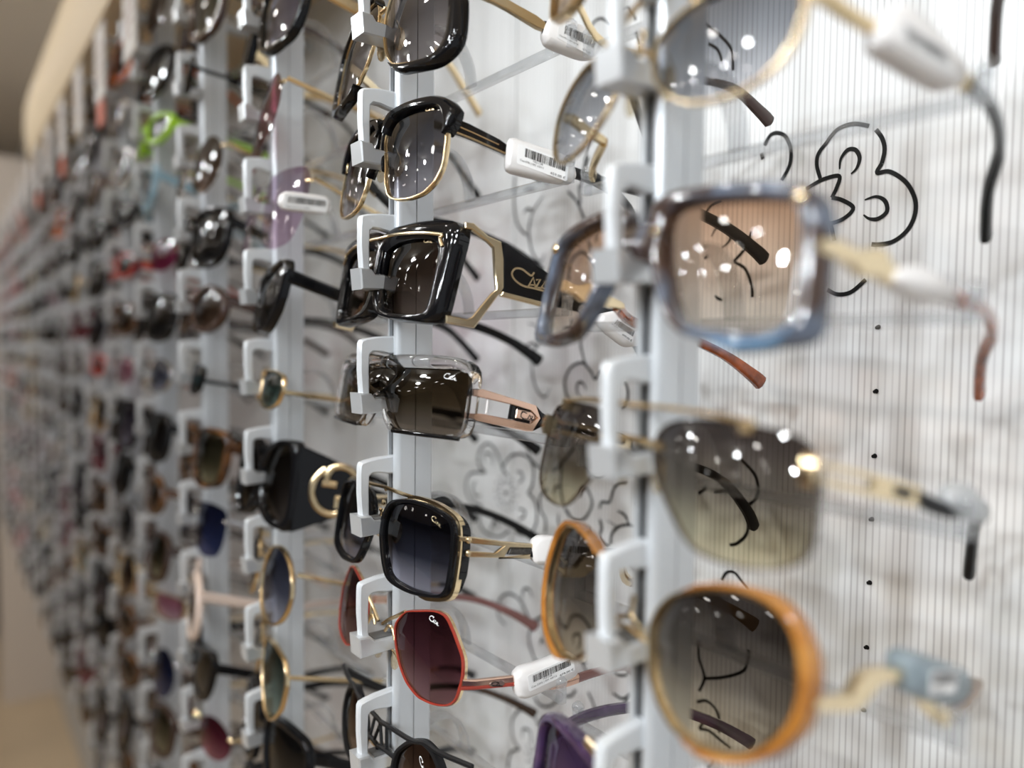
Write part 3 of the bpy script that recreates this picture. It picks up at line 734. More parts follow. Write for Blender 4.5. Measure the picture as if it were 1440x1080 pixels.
# rimless with gold top bar
gb, t = begin(0, 0, 'rimless sunglasses with smoke to straw lenses under a straight gold brow bar', YAW0, 12)
gb.setlens(R6("295,235 335,202 420,198 500,206 600,226 672,250 700,290 708,350 700,430 690,510 668,556 600,578 520,574 440,554 390,528 360,490 330,430 300,360 288,300"))
gb.set_hinge(R6("690,325")[0], 0, 0)
for q in gb.TP.values(): q[4].z -= .006; q[5].z -= .012
say('0c', gb)
lm = L('lens_smoke_straw', (.085, .072, .07), (.70, .64, .45), .08, .85, .05)
add_lenses(gb, t, lm)
add_sym(t, 'lens_edge', clear_mat('lens_edge_smoke', (.45, .4, .36), .15, (.5, .45, .4)), gb.ring(-.0003, .0004, tf=.0008, tb=.0010))
add_sym(t, 'brow_bar', GOLD, gb.tube(R6("205,158 300,166 420,182 535,207"), .0009, -.003), gb.tube(R6("520,200 522,235"), .0024, -.002), gb.tube(R6("190,240 250,252 310,268"), .0014, -.001))
add_pads(gb, t, PADM)
add_sym(t, 'end_piece', GOLD, gb.tube(R6("665,325 700,330"), .002, -.002, h=.0045))
add_pair(t, 'temple_front', PGOLD, gb.tplate(R6("690,298 960,366 956,384 850,356 720,322 690,320"), .0026), gb.tplate(R6("690,338 840,374 954,404 950,420 830,392 690,358"), .0026), gb.tplate(R6("835,348 955,378 950,412 830,384"), .0022))
add_pair(t, 'temple_inlay', MBLACK, gb.tplate(R6("888,358 936,372 930,400 885,388"), .0028))
add_temples(gb, t, gb.tp(R6("950,395")[0]), .0048, .0042, .003, MBLACK, None, tiph=.006)
b = MB(); b.add(*gb.tplate(R6("1025,372 1060,352 1100,385 1122,430 1110,462 1075,452 1040,432 1020,410"), .006, 0, 1, .001)); b.mk('sleeve', clear_mat('sleeve_clear', (.9, .92, .94), .55), t, 50)

# round amber
AMBER = mottled('amber_acetate', [(.3, (.28, .10, .015)), (.55, (.42, .17, .03)), (.75, (.50, .24, .06))], 70)
gb, t = begin(0, -1, 'oversized round sunglasses with thick amber rims and smoke gradient lenses', YAW0, 12)
gb.setlens(R6("285,780 288,720 312,675 345,645 430,632 520,640 590,670 640,730 656,800 658,880 640,950 592,1008 530,1040 470,1040 400,1020 340,972 304,905 288,840"), 1)
gb.set_hinge(R6("695,915")[0], 0, -1); say('0d', gb)
add_lenses(gb, t, L('lens_smoke_sand', (.055, .048, .046), (.70, .60, .44), .02, .85, .05))
out = gb.poly(R6("262,780 268,710 292,660 350,622 430,608 520,614 600,640 660,700 695,790 702,860 692,930 660,1000 600,1052 520,1074 450,1068 380,1038 325,985 285,930 268,860"), 1)
add_sym(t, 'frame', GOLD, gb.ring(-.0003, .0014, tf=.0018, tb=.0018), gb.tube(R6("200,625 232,700 262,740"), .0009), gb.tube(R6("190,700 235,735 265,760"), .0009))
add_sym(t, 'rim_cover', AMBER, gb.ring(.0006, outer=out, a0=-105, a1=128, tf=.0030, tb=.0028))
add_pads(gb, t, PADM)
add_pair(t, 'temple_front', PGOLD, gb.tplate(R6("685,902 768,898 800,842 830,826 925,824 938,858 852,862 818,905 792,932 685,936"), .0034))
add_temples(gb, t, gb.tp(R6("925,845")[0]), .005, .0045, .003, PGOLD, plain('tip_amber', (.22, .10, .02), .2), .25, .0075)
price_tag(gb, t, R6("903,800 925,778 1050,818 1066,850 1045,905 990,910 908,888"), R6("990,835 1060,832 1050,890 985,895"), [('Caz', .1, .1, .5, .2)], th=.010, seed=9, mat=plain('sleeve_grey', (.22, .27, .30), .3))

# purple at the bottom
PURP = mottled('purple_acetate', [(.3, (.02, .010, .035)), (.55, (.06, .03, .085)), (.75, (.12, .06, .11))], 60)
gb, t = begin(0, -2, 'purple acetate sunglasses with gold bridge plate, lowest on the nearest rail', YAW0, 10, mm=True, dz=-.003)
gb.setlens([(10, 2), (14, 9), (34, 11), (58, 9), (66, 4), (64, -20), (56, -32), (36, -36), (18, -32), (11, -16)]); gb.set_hinge((67, -3), 0, -2)
add_lenses(gb, t, L('lens_purple', (.09, .05, .13), (.35, .22, .32), refl=.06))
add_sym(t, 'frame', PURP, gb.ring(-.0003, .0042, tf=.003, tb=.003))
b = MB(); b.add(*gb.bridge([r+.0042 for r in gb.r], .012, .0002)); b.mk('bridge', PGOLD, t)
add_sym(t, 'brow_plate', PGOLD, gb.tube([(8, 11.5), (16, 15), (26, 16)], .0016, -.0012, h=.0022))
add_temples(gb, t, gb.H, .006, .005, .0035, PURP)

# ======== second rail (in focus) ========
gb, t = begin(1, 3, 'black and gold square sunglasses cut by the top picture edge', 0, 10)
gb.setlens(C1("262,235 252,160 262,70 285,-10 320,-70 400,-105 500,-100 545,-50 540,30 530,150 500,222 458,252 370,276 292,284"))
gb.set_hinge(C1("600,-55")[0], 1, 3); say('1a', gb)
add_lenses(gb, t, L('lens_1a', (.06, .055, .06), (.42, .38, .38), .05, .9))
out = gb.poly(C1("268,270 255,240 246,160 255,60 280,-20 310,-85 400,-130 520,-125 590,-80 602,0 600,80 590,180 558,232 490,287 400,306 320,321 282,312"))
add_sym(t, 'frame', GOLD, gb.ring(-.0003, .0008, tf=.0009, tb=.0011), gb.tube(C1("205,75 235,60 262,40"), .0012), gb.tube(C1("190,10 230,-10 270,-30"), .0014))
add_sym(t, 'rim_cover', BLACK, gb.ring(.0006, outer=out, a0=-118, a1=140, tf=.003, tb=.003))
add_pads(gb, t, PGOLD)
add_pair(t, 'temple_front', PGOLD, gb.tplate(C1("600,-85 680,-60 965,98 950,145 760,28 600,-40"), .003))
add_temples(gb, t, gb.tp(C1("950,120")[0]), .006, .005, .003, MBLACK)
price_tag(gb, t, C1("962,100 985,82 1030,86 1180,150 1215,195 1190,255 1120,262 960,200 944,150"), C1("1022,92 1200,170 1172,252 1013,166"), [('103/138', .3, .32, .5, .09), ('Caz-992 | 001 60/16', .04, .16, .55, .09), ('479,00 €', .68, .05, .97, .13)], code=(.16, .42, .94, .9), seed=5)

gb, t = begin(1, 2, 'black browed sunglasses with gold lower rims and grey gradient lenses', 0, 10)
gb.setlens(C1("262,700 258,640 268,575 300,520 380,482 480,466 515,478 530,540 524,640 512,730 478,798 430,848 370,872 305,878 272,862 260,800"))
gb.set_hinge(C1("525,560")[0], 1, 2); say('1b', gb)
add_lenses(gb, t, L('lens_1b', (.045, .045, .055), (.55, .52, .56), .12, .8, .045))
out = gb.poly(C1("225,590 255,530 330,470 420,435 490,422 545,438 582,490 592,532 560,580 400,700 300,720"))
add_sym(t, 'frame', GOLD, gb.ring(-.0003, .0009, tf=.0010, tb=.0014), gb.tube(C1("205,640 235,600 275,560"), .0011), gb.tube(C1("190,590 220,550 270,520"), .0012), gb.tube(C1("215,690 240,640 262,600"), .001))
add_sym(t, 'brow', BLACK, gb.ring(-.0005, outer=out, a0=14, a1=152, tf=.0032, tb=.0035))
add_sym(t, 'inner_brow', BLACK, gb.ring(.0004, .003, None, 118, 196, .0022, .003))
add_pads(gb, t, PADM)
lg = logo(gb, C1("438,496")[0], .0062, .00032); mk('lens_signature', *lg, PGOLD, t, 0)
K4 = crop(620, 150, 6)
add_pair(t, 'temple_front', BLACK, gb.tplate(K4("38,112 170,118 560,318 545,398 130,222 28,220"), .0032))
add_pair(t, 'temple_trim', GOLD, tsweep(gb, K4("88,208 115,178 160,172 490,322"), .0007, .0008, .0016), tsweep(gb, K4("28,218 130,218 545,394"), .0008, .0014, .0014), tsweep(gb, K4("35,212 42,125 110,112 180,124"), .0008, .0009, .0014))
add_temples(gb, t, gb.tp(K4("550,360")[0]), .0055, .005, .003, MBLACK)
price_tag(gb, t, K4("548,322 570,284 610,278 700,310 1040,420 1110,490 1135,600 1095,650 980,648 600,562 538,525"), K4("655,312 1085,470 1060,630 642,478"), [('103/138', .3, .34, .5, .1), ('Caz-676 | 001 63/11', .05, .18, .52, .11), ('459,00 €', .66, .06, .97, .14)], code=(.14, .46, .95, .9), seed=7)

gb, t = begin(1, 1, 'bold black square sunglasses with open gold temple and signature on black panel', 0, 10)
gb.setlens(C2("258,262 275,228 330,190 420,174 490,182 505,205 500,270 488,335 465,440 447,498 425,510 380,512 290,505 254,490 246,430 250,340"))
gb.set_hinge(C2("585,330")[0], 1, 1); say('1c', gb)
add_lenses(gb, t, L('lens_1c', (.012, .006, .004), (.24, .19, .165), .08, .95, .045))
out = gb.poly(C2("222,300 235,215 262,160 310,128 400,106 500,96 588,102 602,122 588,200 570,260 540,385 512,500 496,538 430,546 300,536 234,516 217,480 215,380"), 1)
ro = [polar(out, gb.c, a) for a in gb.ang]
add_sym(t, 'frame', BLACK, gb.ring(-.0003, outer=out, tf=.0034, tb=.0045)); b = MB(); b.add(*gb.bridge(ro, .016, .0002, .003, .0036)); b.mk('bridge', BLACK, t)
add_sym(t, 'brow_inlay', PGOLD, gb.tube(C2("200,188 250,168 330,152 430,148 512,156"), .0009, -.0034), gb.tube(C2("512,156 498,175 508,208"), .0009, -.0034))
add_sym(t, 'side_trim', PGOLD, gb.tube(C2("606,118 590,215 556,350 518,520"), .0007, .004, h=.0012))
lg = logo(gb, C2("430,196")[0], .0062, .00032); mk('lens_signature', *lg, PGOLD, t, 0)
add_pair(t, 'temple_frame', PGOLD, gb.tplate(C2("604,104 642,108 705,165 765,192 775,265 775,395 745,432 645,568 520,546 520,512 612,530 634,520 718,418 742,398 735,330 728,215 700,186 632,135 604,130"), .0032, 0, 0), gb.tplate(C2("768,406 985,462 990,486 760,428"), .0032, 0, 0))
pn = add_pair(t, 'temple_panel', BLACK, gb.tplate(C2("764,188 800,204 975,332 1130,420 1120,500 985,470 768,412"), .003, 0, 0))
sv, sf = MB(), None
for st, w in (("162,765 150,780 135,772 105,750 75,748 60,770 72,798 110,826 160,838 205,850", .0009), ("132,835 158,788 168,838", .0009), ("142,822 172,824", .0007), ("170,800 190,797 172,832 196,838", .0009), ("192,840 210,808 220,855", .0009), ("198,836 221,842", .0007), ("226,822 218,858 240,866", .0009)):
    q = K1(st); q = catmull([Vector(a) for a in q], 4) if len(q) > 5 else [Vector(a) for a in q]
    sv.add(*gb.tstroke([tuple(a) for a in q], w, .0017))
sv.mk('temple_signature', GOLD, pn[0], 0)
add_temples(gb, t, gb.tp(C2("1120,465")[0]), .0085, .006, .0032, BLACK, tiph=.0085)
price_tag(gb, t, K2("395,5 470,-10 560,40 592,75 585,150 520,160 430,90 390,50"), K2("478,22 572,82 552,140 445,62"), [('001 57/16', .02, .30, .30, .1), ('699,00 €', .55, .06, .97, .16)], code=(.1, .46, .95, .92), seed=13)

gb, t = begin(1, 0, 'clear crystal shield sunglasses with brown lenses and rose gold temple', 0, 10)
gb.setlens(C3("192,160 200,118 300,114 450,120 628,130 637,160 634,210 622,320 608,398 575,414 450,405 300,385 280,350 262,275 250,218 225,196 200,190"), 1)
gb.set_hinge(C3("635,260")[0], 1, 0); say('1d', gb)
lm = L('lens_1d', (.024, .015, .006), (.30, .25, .20), .05, .9, .05)
add_lenses(gb, t, lm)
out = gb.poly(C3("172,150 185,88 300,60 500,62 600,76 648,102 660,150 648,215 632,330 616,405 580,430 450,418 290,402 265,365 244,280 228,218 190,205"), 1)
add_sym(t, 'frame', CRYSTAL, gb.ring(-.0001, outer=out, tf=.0024, tb=.0034))
add_sym(t, 'lower_edge', BLACK, gb.tube(C3("285,392 400,408 500,420 580,430"), .0007, -.0018, h=.0011))
mk('lens_signature', *logo(gb, C3("525,168")[0], .0075, .00032), plain('print_white', (.85, .85, .85), .4), t, 0)
K5 = crop(620, 500, 8)
add_pair(t, 'temple_front', ROSE, gb.tplate(K5("345,372 460,376 1062,562 1112,706 1020,852 950,850 560,766 300,706 310,648 460,655 760,714 985,765 1070,702 1000,622 790,552 480,478 345,452"), .0030, 0, 0), gb.tplate(K5("842,596 1000,622 1072,702 990,742 824,704"), .0026, 0, 0))
add_pair(t, 'temple_inlay', BLACK, gb.tplate(K5("785,553 838,566 822,722 758,712"), .0024, 0, 0), gb.tplate(K5("836,570 1008,606 1005,626 835,594"), .0028, 0, 0), gb.tplate(K5("822,704 992,742 985,764 818,726"), .0028, 0, 0), gb.tplate(K5("1062,562 1130,640 1192,680 1400,760 1400,840 1172,805 1110,806 1020,852 1112,706"), .0026, 0, 0))
add_pair(t, 'temple_link', SLEEVE, gb.tplate(K5("514,484 538,490 522,656 496,652"), .0016, 0, 0))
sv = MB()
for st in ("955,650 915,632 890,650 888,690 920,708 1030,722", "960,715 985,665 1000,718", "1000,680 1020,682 1002,715 1028,718"): sv.add(*gb.tstroke(K5(st), .0004, .0015))
for st in ("900,625 1010,635 1045,670 1040,715 1010,735 910,715 885,680 900,625",): sv.add(*gb.tstroke(K5(st), .0003, .0015))
sv.mk('temple_signature', BLACK, t, 0)
add_temples(gb, t, gb.tp(K5("1390,800")[0]), .005, .005, .003, BLACK, tiph=.008)

gb, t = begin(1, -1, 'black rimmed square sunglasses with gold top bar and navy gradient lenses', 0, 9)
gb.setlens(C3("262,770 295,712 380,712 475,742 548,788 562,840 552,960 535,1080 520,1112 470,1115 375,1092 300,1052 275,1020 262,955 252,850"))
gb.set_hinge(C3("585,900")[0], 1, -1); say('1e', gb)
add_lenses(gb, t, L('lens_1e', (.006, .007, .013), (.48, .48, .58), .08, .75, .05))
add_sym(t, 'frame', BLACK, gb.ring(-.0003, .0024, tf=.0024, tb=.0018))
add_sym(t, 'back_rim', GOLD, gb.ring(.0014, .0040, None, -78, 122, -.0001, .0030))
add_sym(t, 'side_cover', BLACK, gb.ring(.0020, .0044, None, -30, 42, -.0029, .0052))
add_sym(t, 'brow_bar', GOLD, gb.tube(C3("180,628 250,640 330,670 450,708"), .0010, .001), gb.tube(C3("185,690 215,700 250,705"), .0010, .001), gb.tube(C3("200,760 225,745 250,745"), .001, .001))
add_pads(gb, t, PGOLD)
mk('lens_signature', *logo(gb, C3("468,788")[0], .0068, .00034, slope=-.3), PGOLD, t, 0)
K6 = crop(620, 730, 4)
add_pair(t, 'temple_front', PGOLD, gb.tplate(K6("100,94 180,100 345,124 515,138 515,162 385,158 330,215 500,196 500,222 320,216 170,212 92,206 92,182 170,180 300,190 350,150 180,136 100,120"), .0026, 0, 0), gb.tplate(K6("335,190 385,158 350,215 318,216"), .0024, 0, 0), ellipsoid(tuple(gb.tp(K6("155,118")[0], .001)), .0018, .0016, .0018), ellipsoid(tuple(gb.tp(K6("150,192")[0], .001)), .0018, .0016, .0018))
add_pair(t, 'temple_inlay', plain('dark_inlay', (.05, .045, .04), .5, 0, 0, .5, 900), gb.tplate(K6("388,162 512,164 506,198 372,198"), .002, 0, 0))
add_temples(gb, t, gb.tp(K6("510,180")[0]), .0055, .005, .003, MBLACK)
price_tag(gb, t, K6("512,120 555,90 700,98 850,128 900,180 880,255 600,252 518,246 508,180"), K6("615,134 850,150 848,238 608,214"), [('103/138', .3, .32, .5, .1), ('Caz-9115 | 001 58/17', .05, .16, .55, .11), ('549,00 €', .66, .05, .97, .14)], code=(.16, .46, .95, .9), seed=17)

RED = plain('red_enamel', (.40, .05, .03), .2, .2, .5)
gb, t = begin(1, -2, 'faceted burgundy sunglasses with thin red and gold rims', 0, 8)
gb.setlens(C4("300,470 305,440 340,400 350,390 480,388 528,412 560,485 602,600 598,685 568,785 530,806 470,800 402,768 350,700 320,620 304,530"), 1)
gb.set_hinge(C4("605,690")[0], 1, -2); say('1f', gb)
add_lenses(gb, t, L('lens_1f', (.045, .010, .015), (.36, .19, .21), .02, .9, .05))
add_sym(t, 'frame', GOLD, gb.ring(.0000, .0007, tf=-.0005, tb=.0018), gb.tube(C4("245,445 275,425 310,410 345,392"), .0010), gb.tube(C4("255,475 270,455 285,462"), .0009), gb.tube(C4("285,455 300,520 315,560"), .0008, .0005))
add_sym(t, 'rim', RED, gb.ring(-.0005, .0005, tf=.0009, tb=.0006))
add_pads(gb, t, PADM, z=-.010)
mk('lens_signature', *logo(gb, C4("458,428")[0], .0068, .00034, slope=-.1), plain('print_white', (.85, .85, .85), .4), t, 0)
add_pair(t, 'temple_front', ROSE, gb.tplate(K6("118,900 190,903 405,880 408,916 190,938 112,938"), .0026, 0, 0))
add_pair(t, 'temple_underside', RED, gb.tplate(K6("108,940 190,938 412,914 412,936 190,957 108,960"), .0026, 0, 0))
add_pair(t, 'temple_plate', plain('taupe_plate', (.35, .25, .22), .25, .8), gb.tplate(K6("275,906 345,896 355,925 335,936 270,940 265,922"), .0032, 0, 1))
sv = MB()
for st in ("318,912 295,906 278,918 284,930 340,932", "305,930 318,912 322,930"): sv.add(*gb.tstroke(K6(st), .0004, .0018))
sv.mk('temple_signature', BLACK, t, 0)
add_temples(gb, t, gb.tp(K6("408,908")[0]), .005, .0045, .0028, ROSE, plain('tip_rose', (.28, .12, .11), .2, 0, .4), .3, .0075)
price_tag(gb, t, K6("406,872 440,834 560,800 700,744 748,758 765,842 742,880 600,945 470,1002 420,992 408,940"), K6("490,880 742,772 755,850 497,972"), [('103/138', .3, .34, .5, .1), ('Caz-2202 | 001 60/12', .05, .16, .6, .11), ('479,00 €', .66, .06, .97, .14)], code=(.1, .46, .93, .88), seed=21)

gb, t = begin(1, -3, 'black double bar pilot sunglasses with brown lenses cut by the bottom picture edge', 0, 8)
gb.setlens(C4("300,1075 318,1010 370,972 425,972 468,1012 500,1090 505,1180 470,1260 400,1290 340,1260 305,1180"))
gb.set_hinge(C4("640,1100")[0], 1, -3); say('1g', gb)
add_lenses(gb, t, L('lens_1g', (.05, .025, .015), (.4, .3, .22)))
add_sym(t, 'frame', MBLACK, gb.ring(-.0003, .0022, tf=.0022), gb.tube(C4("185,850 260,890 370,958 432,970 490,1010 560,1042 640,1075"), .0013, -.001), gb.tube(C4("185,960 240,990 300,1035"), .0013, -.001), gb.tube(C4("235,890 240,980"), .0009, -.001), gb.tube(C4("262,900 262,995"), .0009, -.001))
add_pads(gb, t, PADM)
mk('lens_signature', *logo(gb, C4("420,1040")[0], .0068, .00034, slope=-.9), plain('print_white', (.85, .85, .85), .4), t, 0)
add_temples(gb, t, gb.H, .004, .004, .0028, MBLACK, plain('tip_dark_brown', (.05, .025, .012), .2), .55)

# ======== generic kit for the rails further away ========
SH = {
 'square': [(9, 9), (13, 13), (34, 15), (57, 14), (63, 8), (62, -14), (56, -26), (34, -30), (18, -26), (11, -10)],
 'round': [(35+26*math.cos(i*.3927), -9+25*math.sin(i*.3927)) for i in range(16)],
 'oval': [(35+27*math.cos(i*.3927), -5+17*math.sin(i*.3927)) for i in range(16)],
 'aviator': [(9, 5), (14, 11), (38, 13), (58, 10), (64, -2), (60, -20), (46, -34), (30, -33), (17, -20), (10, -6)],
 'cat eye': [(9, 5), (16, 9), (38, 12), (60, 18), (66, 13), (60, -10), (48, -23), (30, -24), (16, -17), (10, -5)],
 'narrow': [(10, 6), (16, 9), (40, 10), (60, 9), (64, 3), (60, -9), (44, -14), (24, -13), (13, -7)],
 'oversized': [(8, 10), (14, 16), (36, 18), (62, 17), (69, 9), (67, -16), (58, -32), (36, -36), (17, -30), (9, -10)],
 'hexagonal': [(10, 2), (20, 14), (50, 14), (64, -4), (54, -27), (24, -28)],
}
def generic(n, k, label, shape, style, fm, lm, tm=None, yaw=0, pitch=9, tag_=False, hi=False):
    gb, t = begin(n, k, label, yaw, pitch, mm=True)
    gb.setlens(SH[shape]); top = max(p[1] for p in SH[shape]); xr = max(p[0] for p in SH[shape])
    gb.set_hinge((xr+1, top-9 if style != 'metal' else top-11), n, k)
    rings = 5 if hi else 4
    V, F = gb.lens(rings=rings); mk('lens', V, F, lm, t, 80); mk('lens', *flipx(V, F), lm, t, 80)
    if style == 'acetate':
        b = MB(); both(b, *gb.ring(-.0003, .0042, tf=.0026, tb=.003)); b.add(*gb.bridge([r+.0042 for r in gb.r], .011, .0002)); b.mk('frame', fm, t)
        add_temples(gb, t, gb.H, .009, .0055, .0036, tm or fm, sec=6)
    elif style == 'metal':
        b = MB(); both(b, *gb.ring(-.0003, .0015, tf=.0014, tb=.0014)); both(b, *gb.tube([(0, 3), (5, 3.5), (10, 1)], .0011)); both(b, *gb.tube([(0, 9), (8, 9.5), (16, 10)], .0010)); b.mk('frame', fm, t)
        add_temples(gb, t, gb.H, .0032, .003, .0024, tm or fm, MBLACK, .5, sec=6)
    else:
        mk('bridge', *gb.tube([(-11, 2), (-5, 3.5), (0, 3), (5, 3.5), (11, 2)], .0011, clamp=False), fm, t); add_sym(t, 'end_piece', fm, gb.tube([(xr-4, top-11), (xr+1, top-11)], .0014))
        add_temples(gb, t, gb.H, .0032, .003, .0024, tm or fm, MBLACK, .5, sec=6)
    return gb, t
def copy_tree(o, M, label):
    def rec(a, par):
        c = a.copy(); COL.objects.link(c); c.parent = par
        for ch in KIDS[a.name]: rec(ch, c)
        return c
    c = rec(o, None); c.matrix_world = M; c['label'] = label; return c
LB = {
 'black': L('g_black', (.012, .012, .013), (.05, .05, .05)), 'smoke': L('g_smoke', (.04, .04, .045), (.22, .22, .23)), 'brown': L('g_brown', (.05, .028, .018), (.24, .15, .10)),
 'burgundy': L('g_burg', (.11, .015, .03), (.42, .12, .16)), 'purple grey': L('g_purple', (.07, .06, .09), (.5, .45, .52)), 'lilac': L('g_lilac', (.46, .37, .48), (.72, .55, .66)),
 'green': L('g_green', (.03, .05, .045), (.32, .42, .36)), 'navy': L('g_navy', (.012, .018, .06), (.06, .08, .20)), 'teal': L('g_teal', (.02, .05, .06), (.12, .18, .2)),
 'blue grey': L('g_bluegrey', (.04, .045, .075), (.5, .5, .58)), 'olive': L('g_olive', (.03, .028, .015), (.36, .31, .18)), 'pink': L('g_pink', (.5, .18, .26), (.75, .5, .55)), 'magenta': L('g_magenta', (.22, .015, .07), (.4, .06, .14)),
 'grey': L('g_grey', (.2, .2, .21), (.6, .6, .62)),
}
FM = {'black': BLACK, 'gold': GOLD, 'silver': SILVER, 'matt black': MBLACK, 'tortoise': mottled('tortoise', [(.35, (.02, .008, .004)), (.55, (.10, .04, .012)), (.75, (.25, .11, .03))], 90),
      'cream': plain('cream_acetate', (.72, .58, .50), .2, 0, .4), 'pale blue': plain('paleblue_acetate', (.30, .48, .60), .2, 0, .4), 'lime': plain('lime_acetate', (.45, .85, .02), .3, 0, .3), 'dark brown': plain('brown_acetate', (.05, .025, .018), .1, 0, .5),
      'burgundy': plain('burgundy_acetate', (.14, .012, .03), .12, 0, .5), 'grey': plain('grey_acetate', (.22, .22, .23), .15, 0, .4), 'red': plain('red_acetate', (.55, .06, .05), .2, 0, .4), 'orange': plain('orange_acetate', (.7, .16, .03), .2, 0, .4), 'clear': clear_mat('clear_frame', (.9, .88, .9), .25)}
def say_place(n, k):
    ys = {q: project((.168, ucol(n), ztop(n, q)-.018))[1] for q in ROWS[n]}
    vis = [q for q in ROWS[n] if 0 <= ys[q] <= 1080]
    if k in vis: return f'{ORD[n]} rail from the right, {ORD[vis.index(k)]} hook down'
    return f'{ORD[n]} rail from the right, {"above the top" if ys[k] < 0 else "below the bottom"} picture edge'
PLACED = {(0, k) for k in ROWS[0]} | {(1, k) for k in ROWS[1]}
def put(n, k, shape, style, f, l, yaw=0, pitch=9, extra='', tm=None):
    lab = f'{l} {shape} sunglasses, {f} {"frame" if style != "rimless" else "rimless fittings"}{extra}, {say_place(n, k)}'
    PLACED.add((n, k)); return generic(n, k, lab, shape, style, FM[f], LB[l], tm, yaw, pitch, hi=True)
# third rail
put(2, 4, 'square', 'acetate', 'black', 'purple grey', -3, 10, '', GOLD) if 4 in ROWS[2] else None
put(2, 3, 'round', 'rimless', 'gold', 'burgundy', -15, 12)
gb, t = put(2, 2, 'oversized', 'rimless', 'gold', 'lilac', -4, 10)
K9 = crop(180, 0, 2.16)
price_tag(gb, t, K9("462,590 480,582 600,598 615,620 608,652 470,638 455,615"), K9("478,590 608,606 604,646 470,632"), [('Caz-4312 | 002', .05, .12, .6, .12)], code=(.08, .42, .95, .9), seed=31)
put(2, 1, 'cat eye', 'acetate', 'black', 'smoke', -16, 10)
put(2, 0, 'narrow', 'metal', 'gold', 'green', -16, 12)
K8 = crop(350, 590, 6.353)
gb, t = begin(2, -1, 'huge black sunglasses with tapered temple carrying interlocked gold letters', 4, 8); PLACED.add((2, -1))
gb.setlens(K8("128,560 150,410 215,275 300,215 385,228 410,330 400,520 375,760 335,890 250,935 165,850 135,720"))
gb.set_hinge(K8("440,560")[0], 2, -1); say('2gg', gb)
add_lenses(gb, t, L('lens_gg', (.02, .017, .015), (.12, .1, .09)))
out = gb.poly(K8("88,560 125,380 195,235 300,175 430,190 468,235 450,520 395,900 350,1012 280,992 175,930 105,800")); ro = [polar(out, gb.c, a) for a in gb.ang]
b = MB(); both(b, *gb.ring(-.0003, outer=out, tf=.003, tb=.004)); b.add(*gb.bridge(ro, .013, .0002)); b.mk('frame', BLACK, t)
pn = add_pair(t, 'temple_panel', BLACK, gb.tplate(K8("462,222 1000,470 1080,560 1010,800 700,900 380,1005 430,600"), .004, 0, 0))
b = MB()
b.add(*tsweep(gb, K8("960,520 925,462 870,428 800,420 740,442 702,500 695,570"), .0042, .003, .003)); b.add(*tsweep(gb, K8("660,568 785,585"), .0042, .003, .003))
b.add(*tsweep(gb, K8("690,440 610,510 568,590 562,680 598,765 660,822 740,848 830,832 878,792 888,700"), .0042, .003, .003)); b.add(*tsweep(gb, K8("905,705 775,705"), .0036, .003, .003)); b.add(*tsweep(gb, K8("785,690 775,790"), .003, .003, .003))
b.mk('temple_emblem', GOLD, pn[0])
add_temples(gb, t, gb.tp(K8("1040,660")[0]), .012, .007, .0036, BLACK)
put(2, -2, 'round', 'metal', 'gold', 'blue grey', -9, 9)
put(2, -3, 'aviator', 'metal', 'gold', 'green', -14, 6)
put(2, -4, 'square', 'acetate', 'black', 'black', -2, 6)
# fourth rail
for k, a in ((4, ('narrow', 'metal', 'black', 'black', -22, 12)), (3, ('round', 'rimless', 'gold', 'brown', 1, 10)), (2, ('square', 'acetate', 'black', 'black', 2, 9)), (1, ('oval', 'acetate', 'dark brown', 'brown', 0, 8)), (0, ('narrow', 'metal', 'black', 'teal', -16, 12)),
             (-1, ('square', 'acetate', 'tortoise', 'olive', 0, 8)), (-2, ('square', 'rimless', 'silver', 'navy', 0, 9)), (-3, ('round', 'acetate', 'cream', 'smoke', -20, 6)), (-4, ('cat eye', 'acetate', 'black', 'black', -12, 6)), (-5, ('oval', 'rimless', 'gold', 'burgundy', 4, 8))):
    if k in ROWS[3]: put(3, k, *a)
for k, a in ((4, ('narrow', 'acetate', 'lime', 'grey', 0, 8)), (3, ('cat eye', 'acetate', 'pale blue', 'smoke', -14, 6)), (2, ('oval', 'rimless', 'gold', 'magenta', 8, 8)), (-4, ('narrow', 'metal', 'gold', 'pink', 10, 8)), (-5, ('round', 'rimless', 'silver', 'navy', 2, 8))):
    if k in ROWS[4]: put(4, k, *a)
# the rest: copies of a dozen and a half models
KIT = [('square', 'acetate', 'black', 'black'), ('round', 'metal', 'gold', 'brown'), ('oval', 'acetate', 'tortoise', 'brown'), ('aviator', 'metal', 'silver', 'smoke'), ('cat eye', 'acetate', 'black', 'smoke'), ('narrow', 'acetate', 'matt black', 'black'),
       ('square', 'acetate', 'dark brown', 'olive'), ('hexagonal', 'metal', 'gold', 'green'), ('oversized', 'acetate', 'black', 'purple grey'), ('oval', 'metal', 'silver', 'blue grey'), ('round', 'acetate', 'grey', 'smoke'), ('square', 'rimless', 'gold', 'brown'),
       ('aviator', 'metal', 'gold', 'brown'), ('cat eye', 'acetate', 'burgundy', 'burgundy'), ('square', 'acetate', 'clear', 'grey'), ('narrow', 'acetate', 'red', 'black'), ('oval', 'rimless', 'silver', 'pink'), ('square', 'acetate', 'orange', 'smoke')]
WT = [9, 6, 7, 6, 7, 7, 6, 5, 6, 6, 5, 5, 5, 3, 4, 1.2, 2, 1]
protos = {}; KIDS = {}
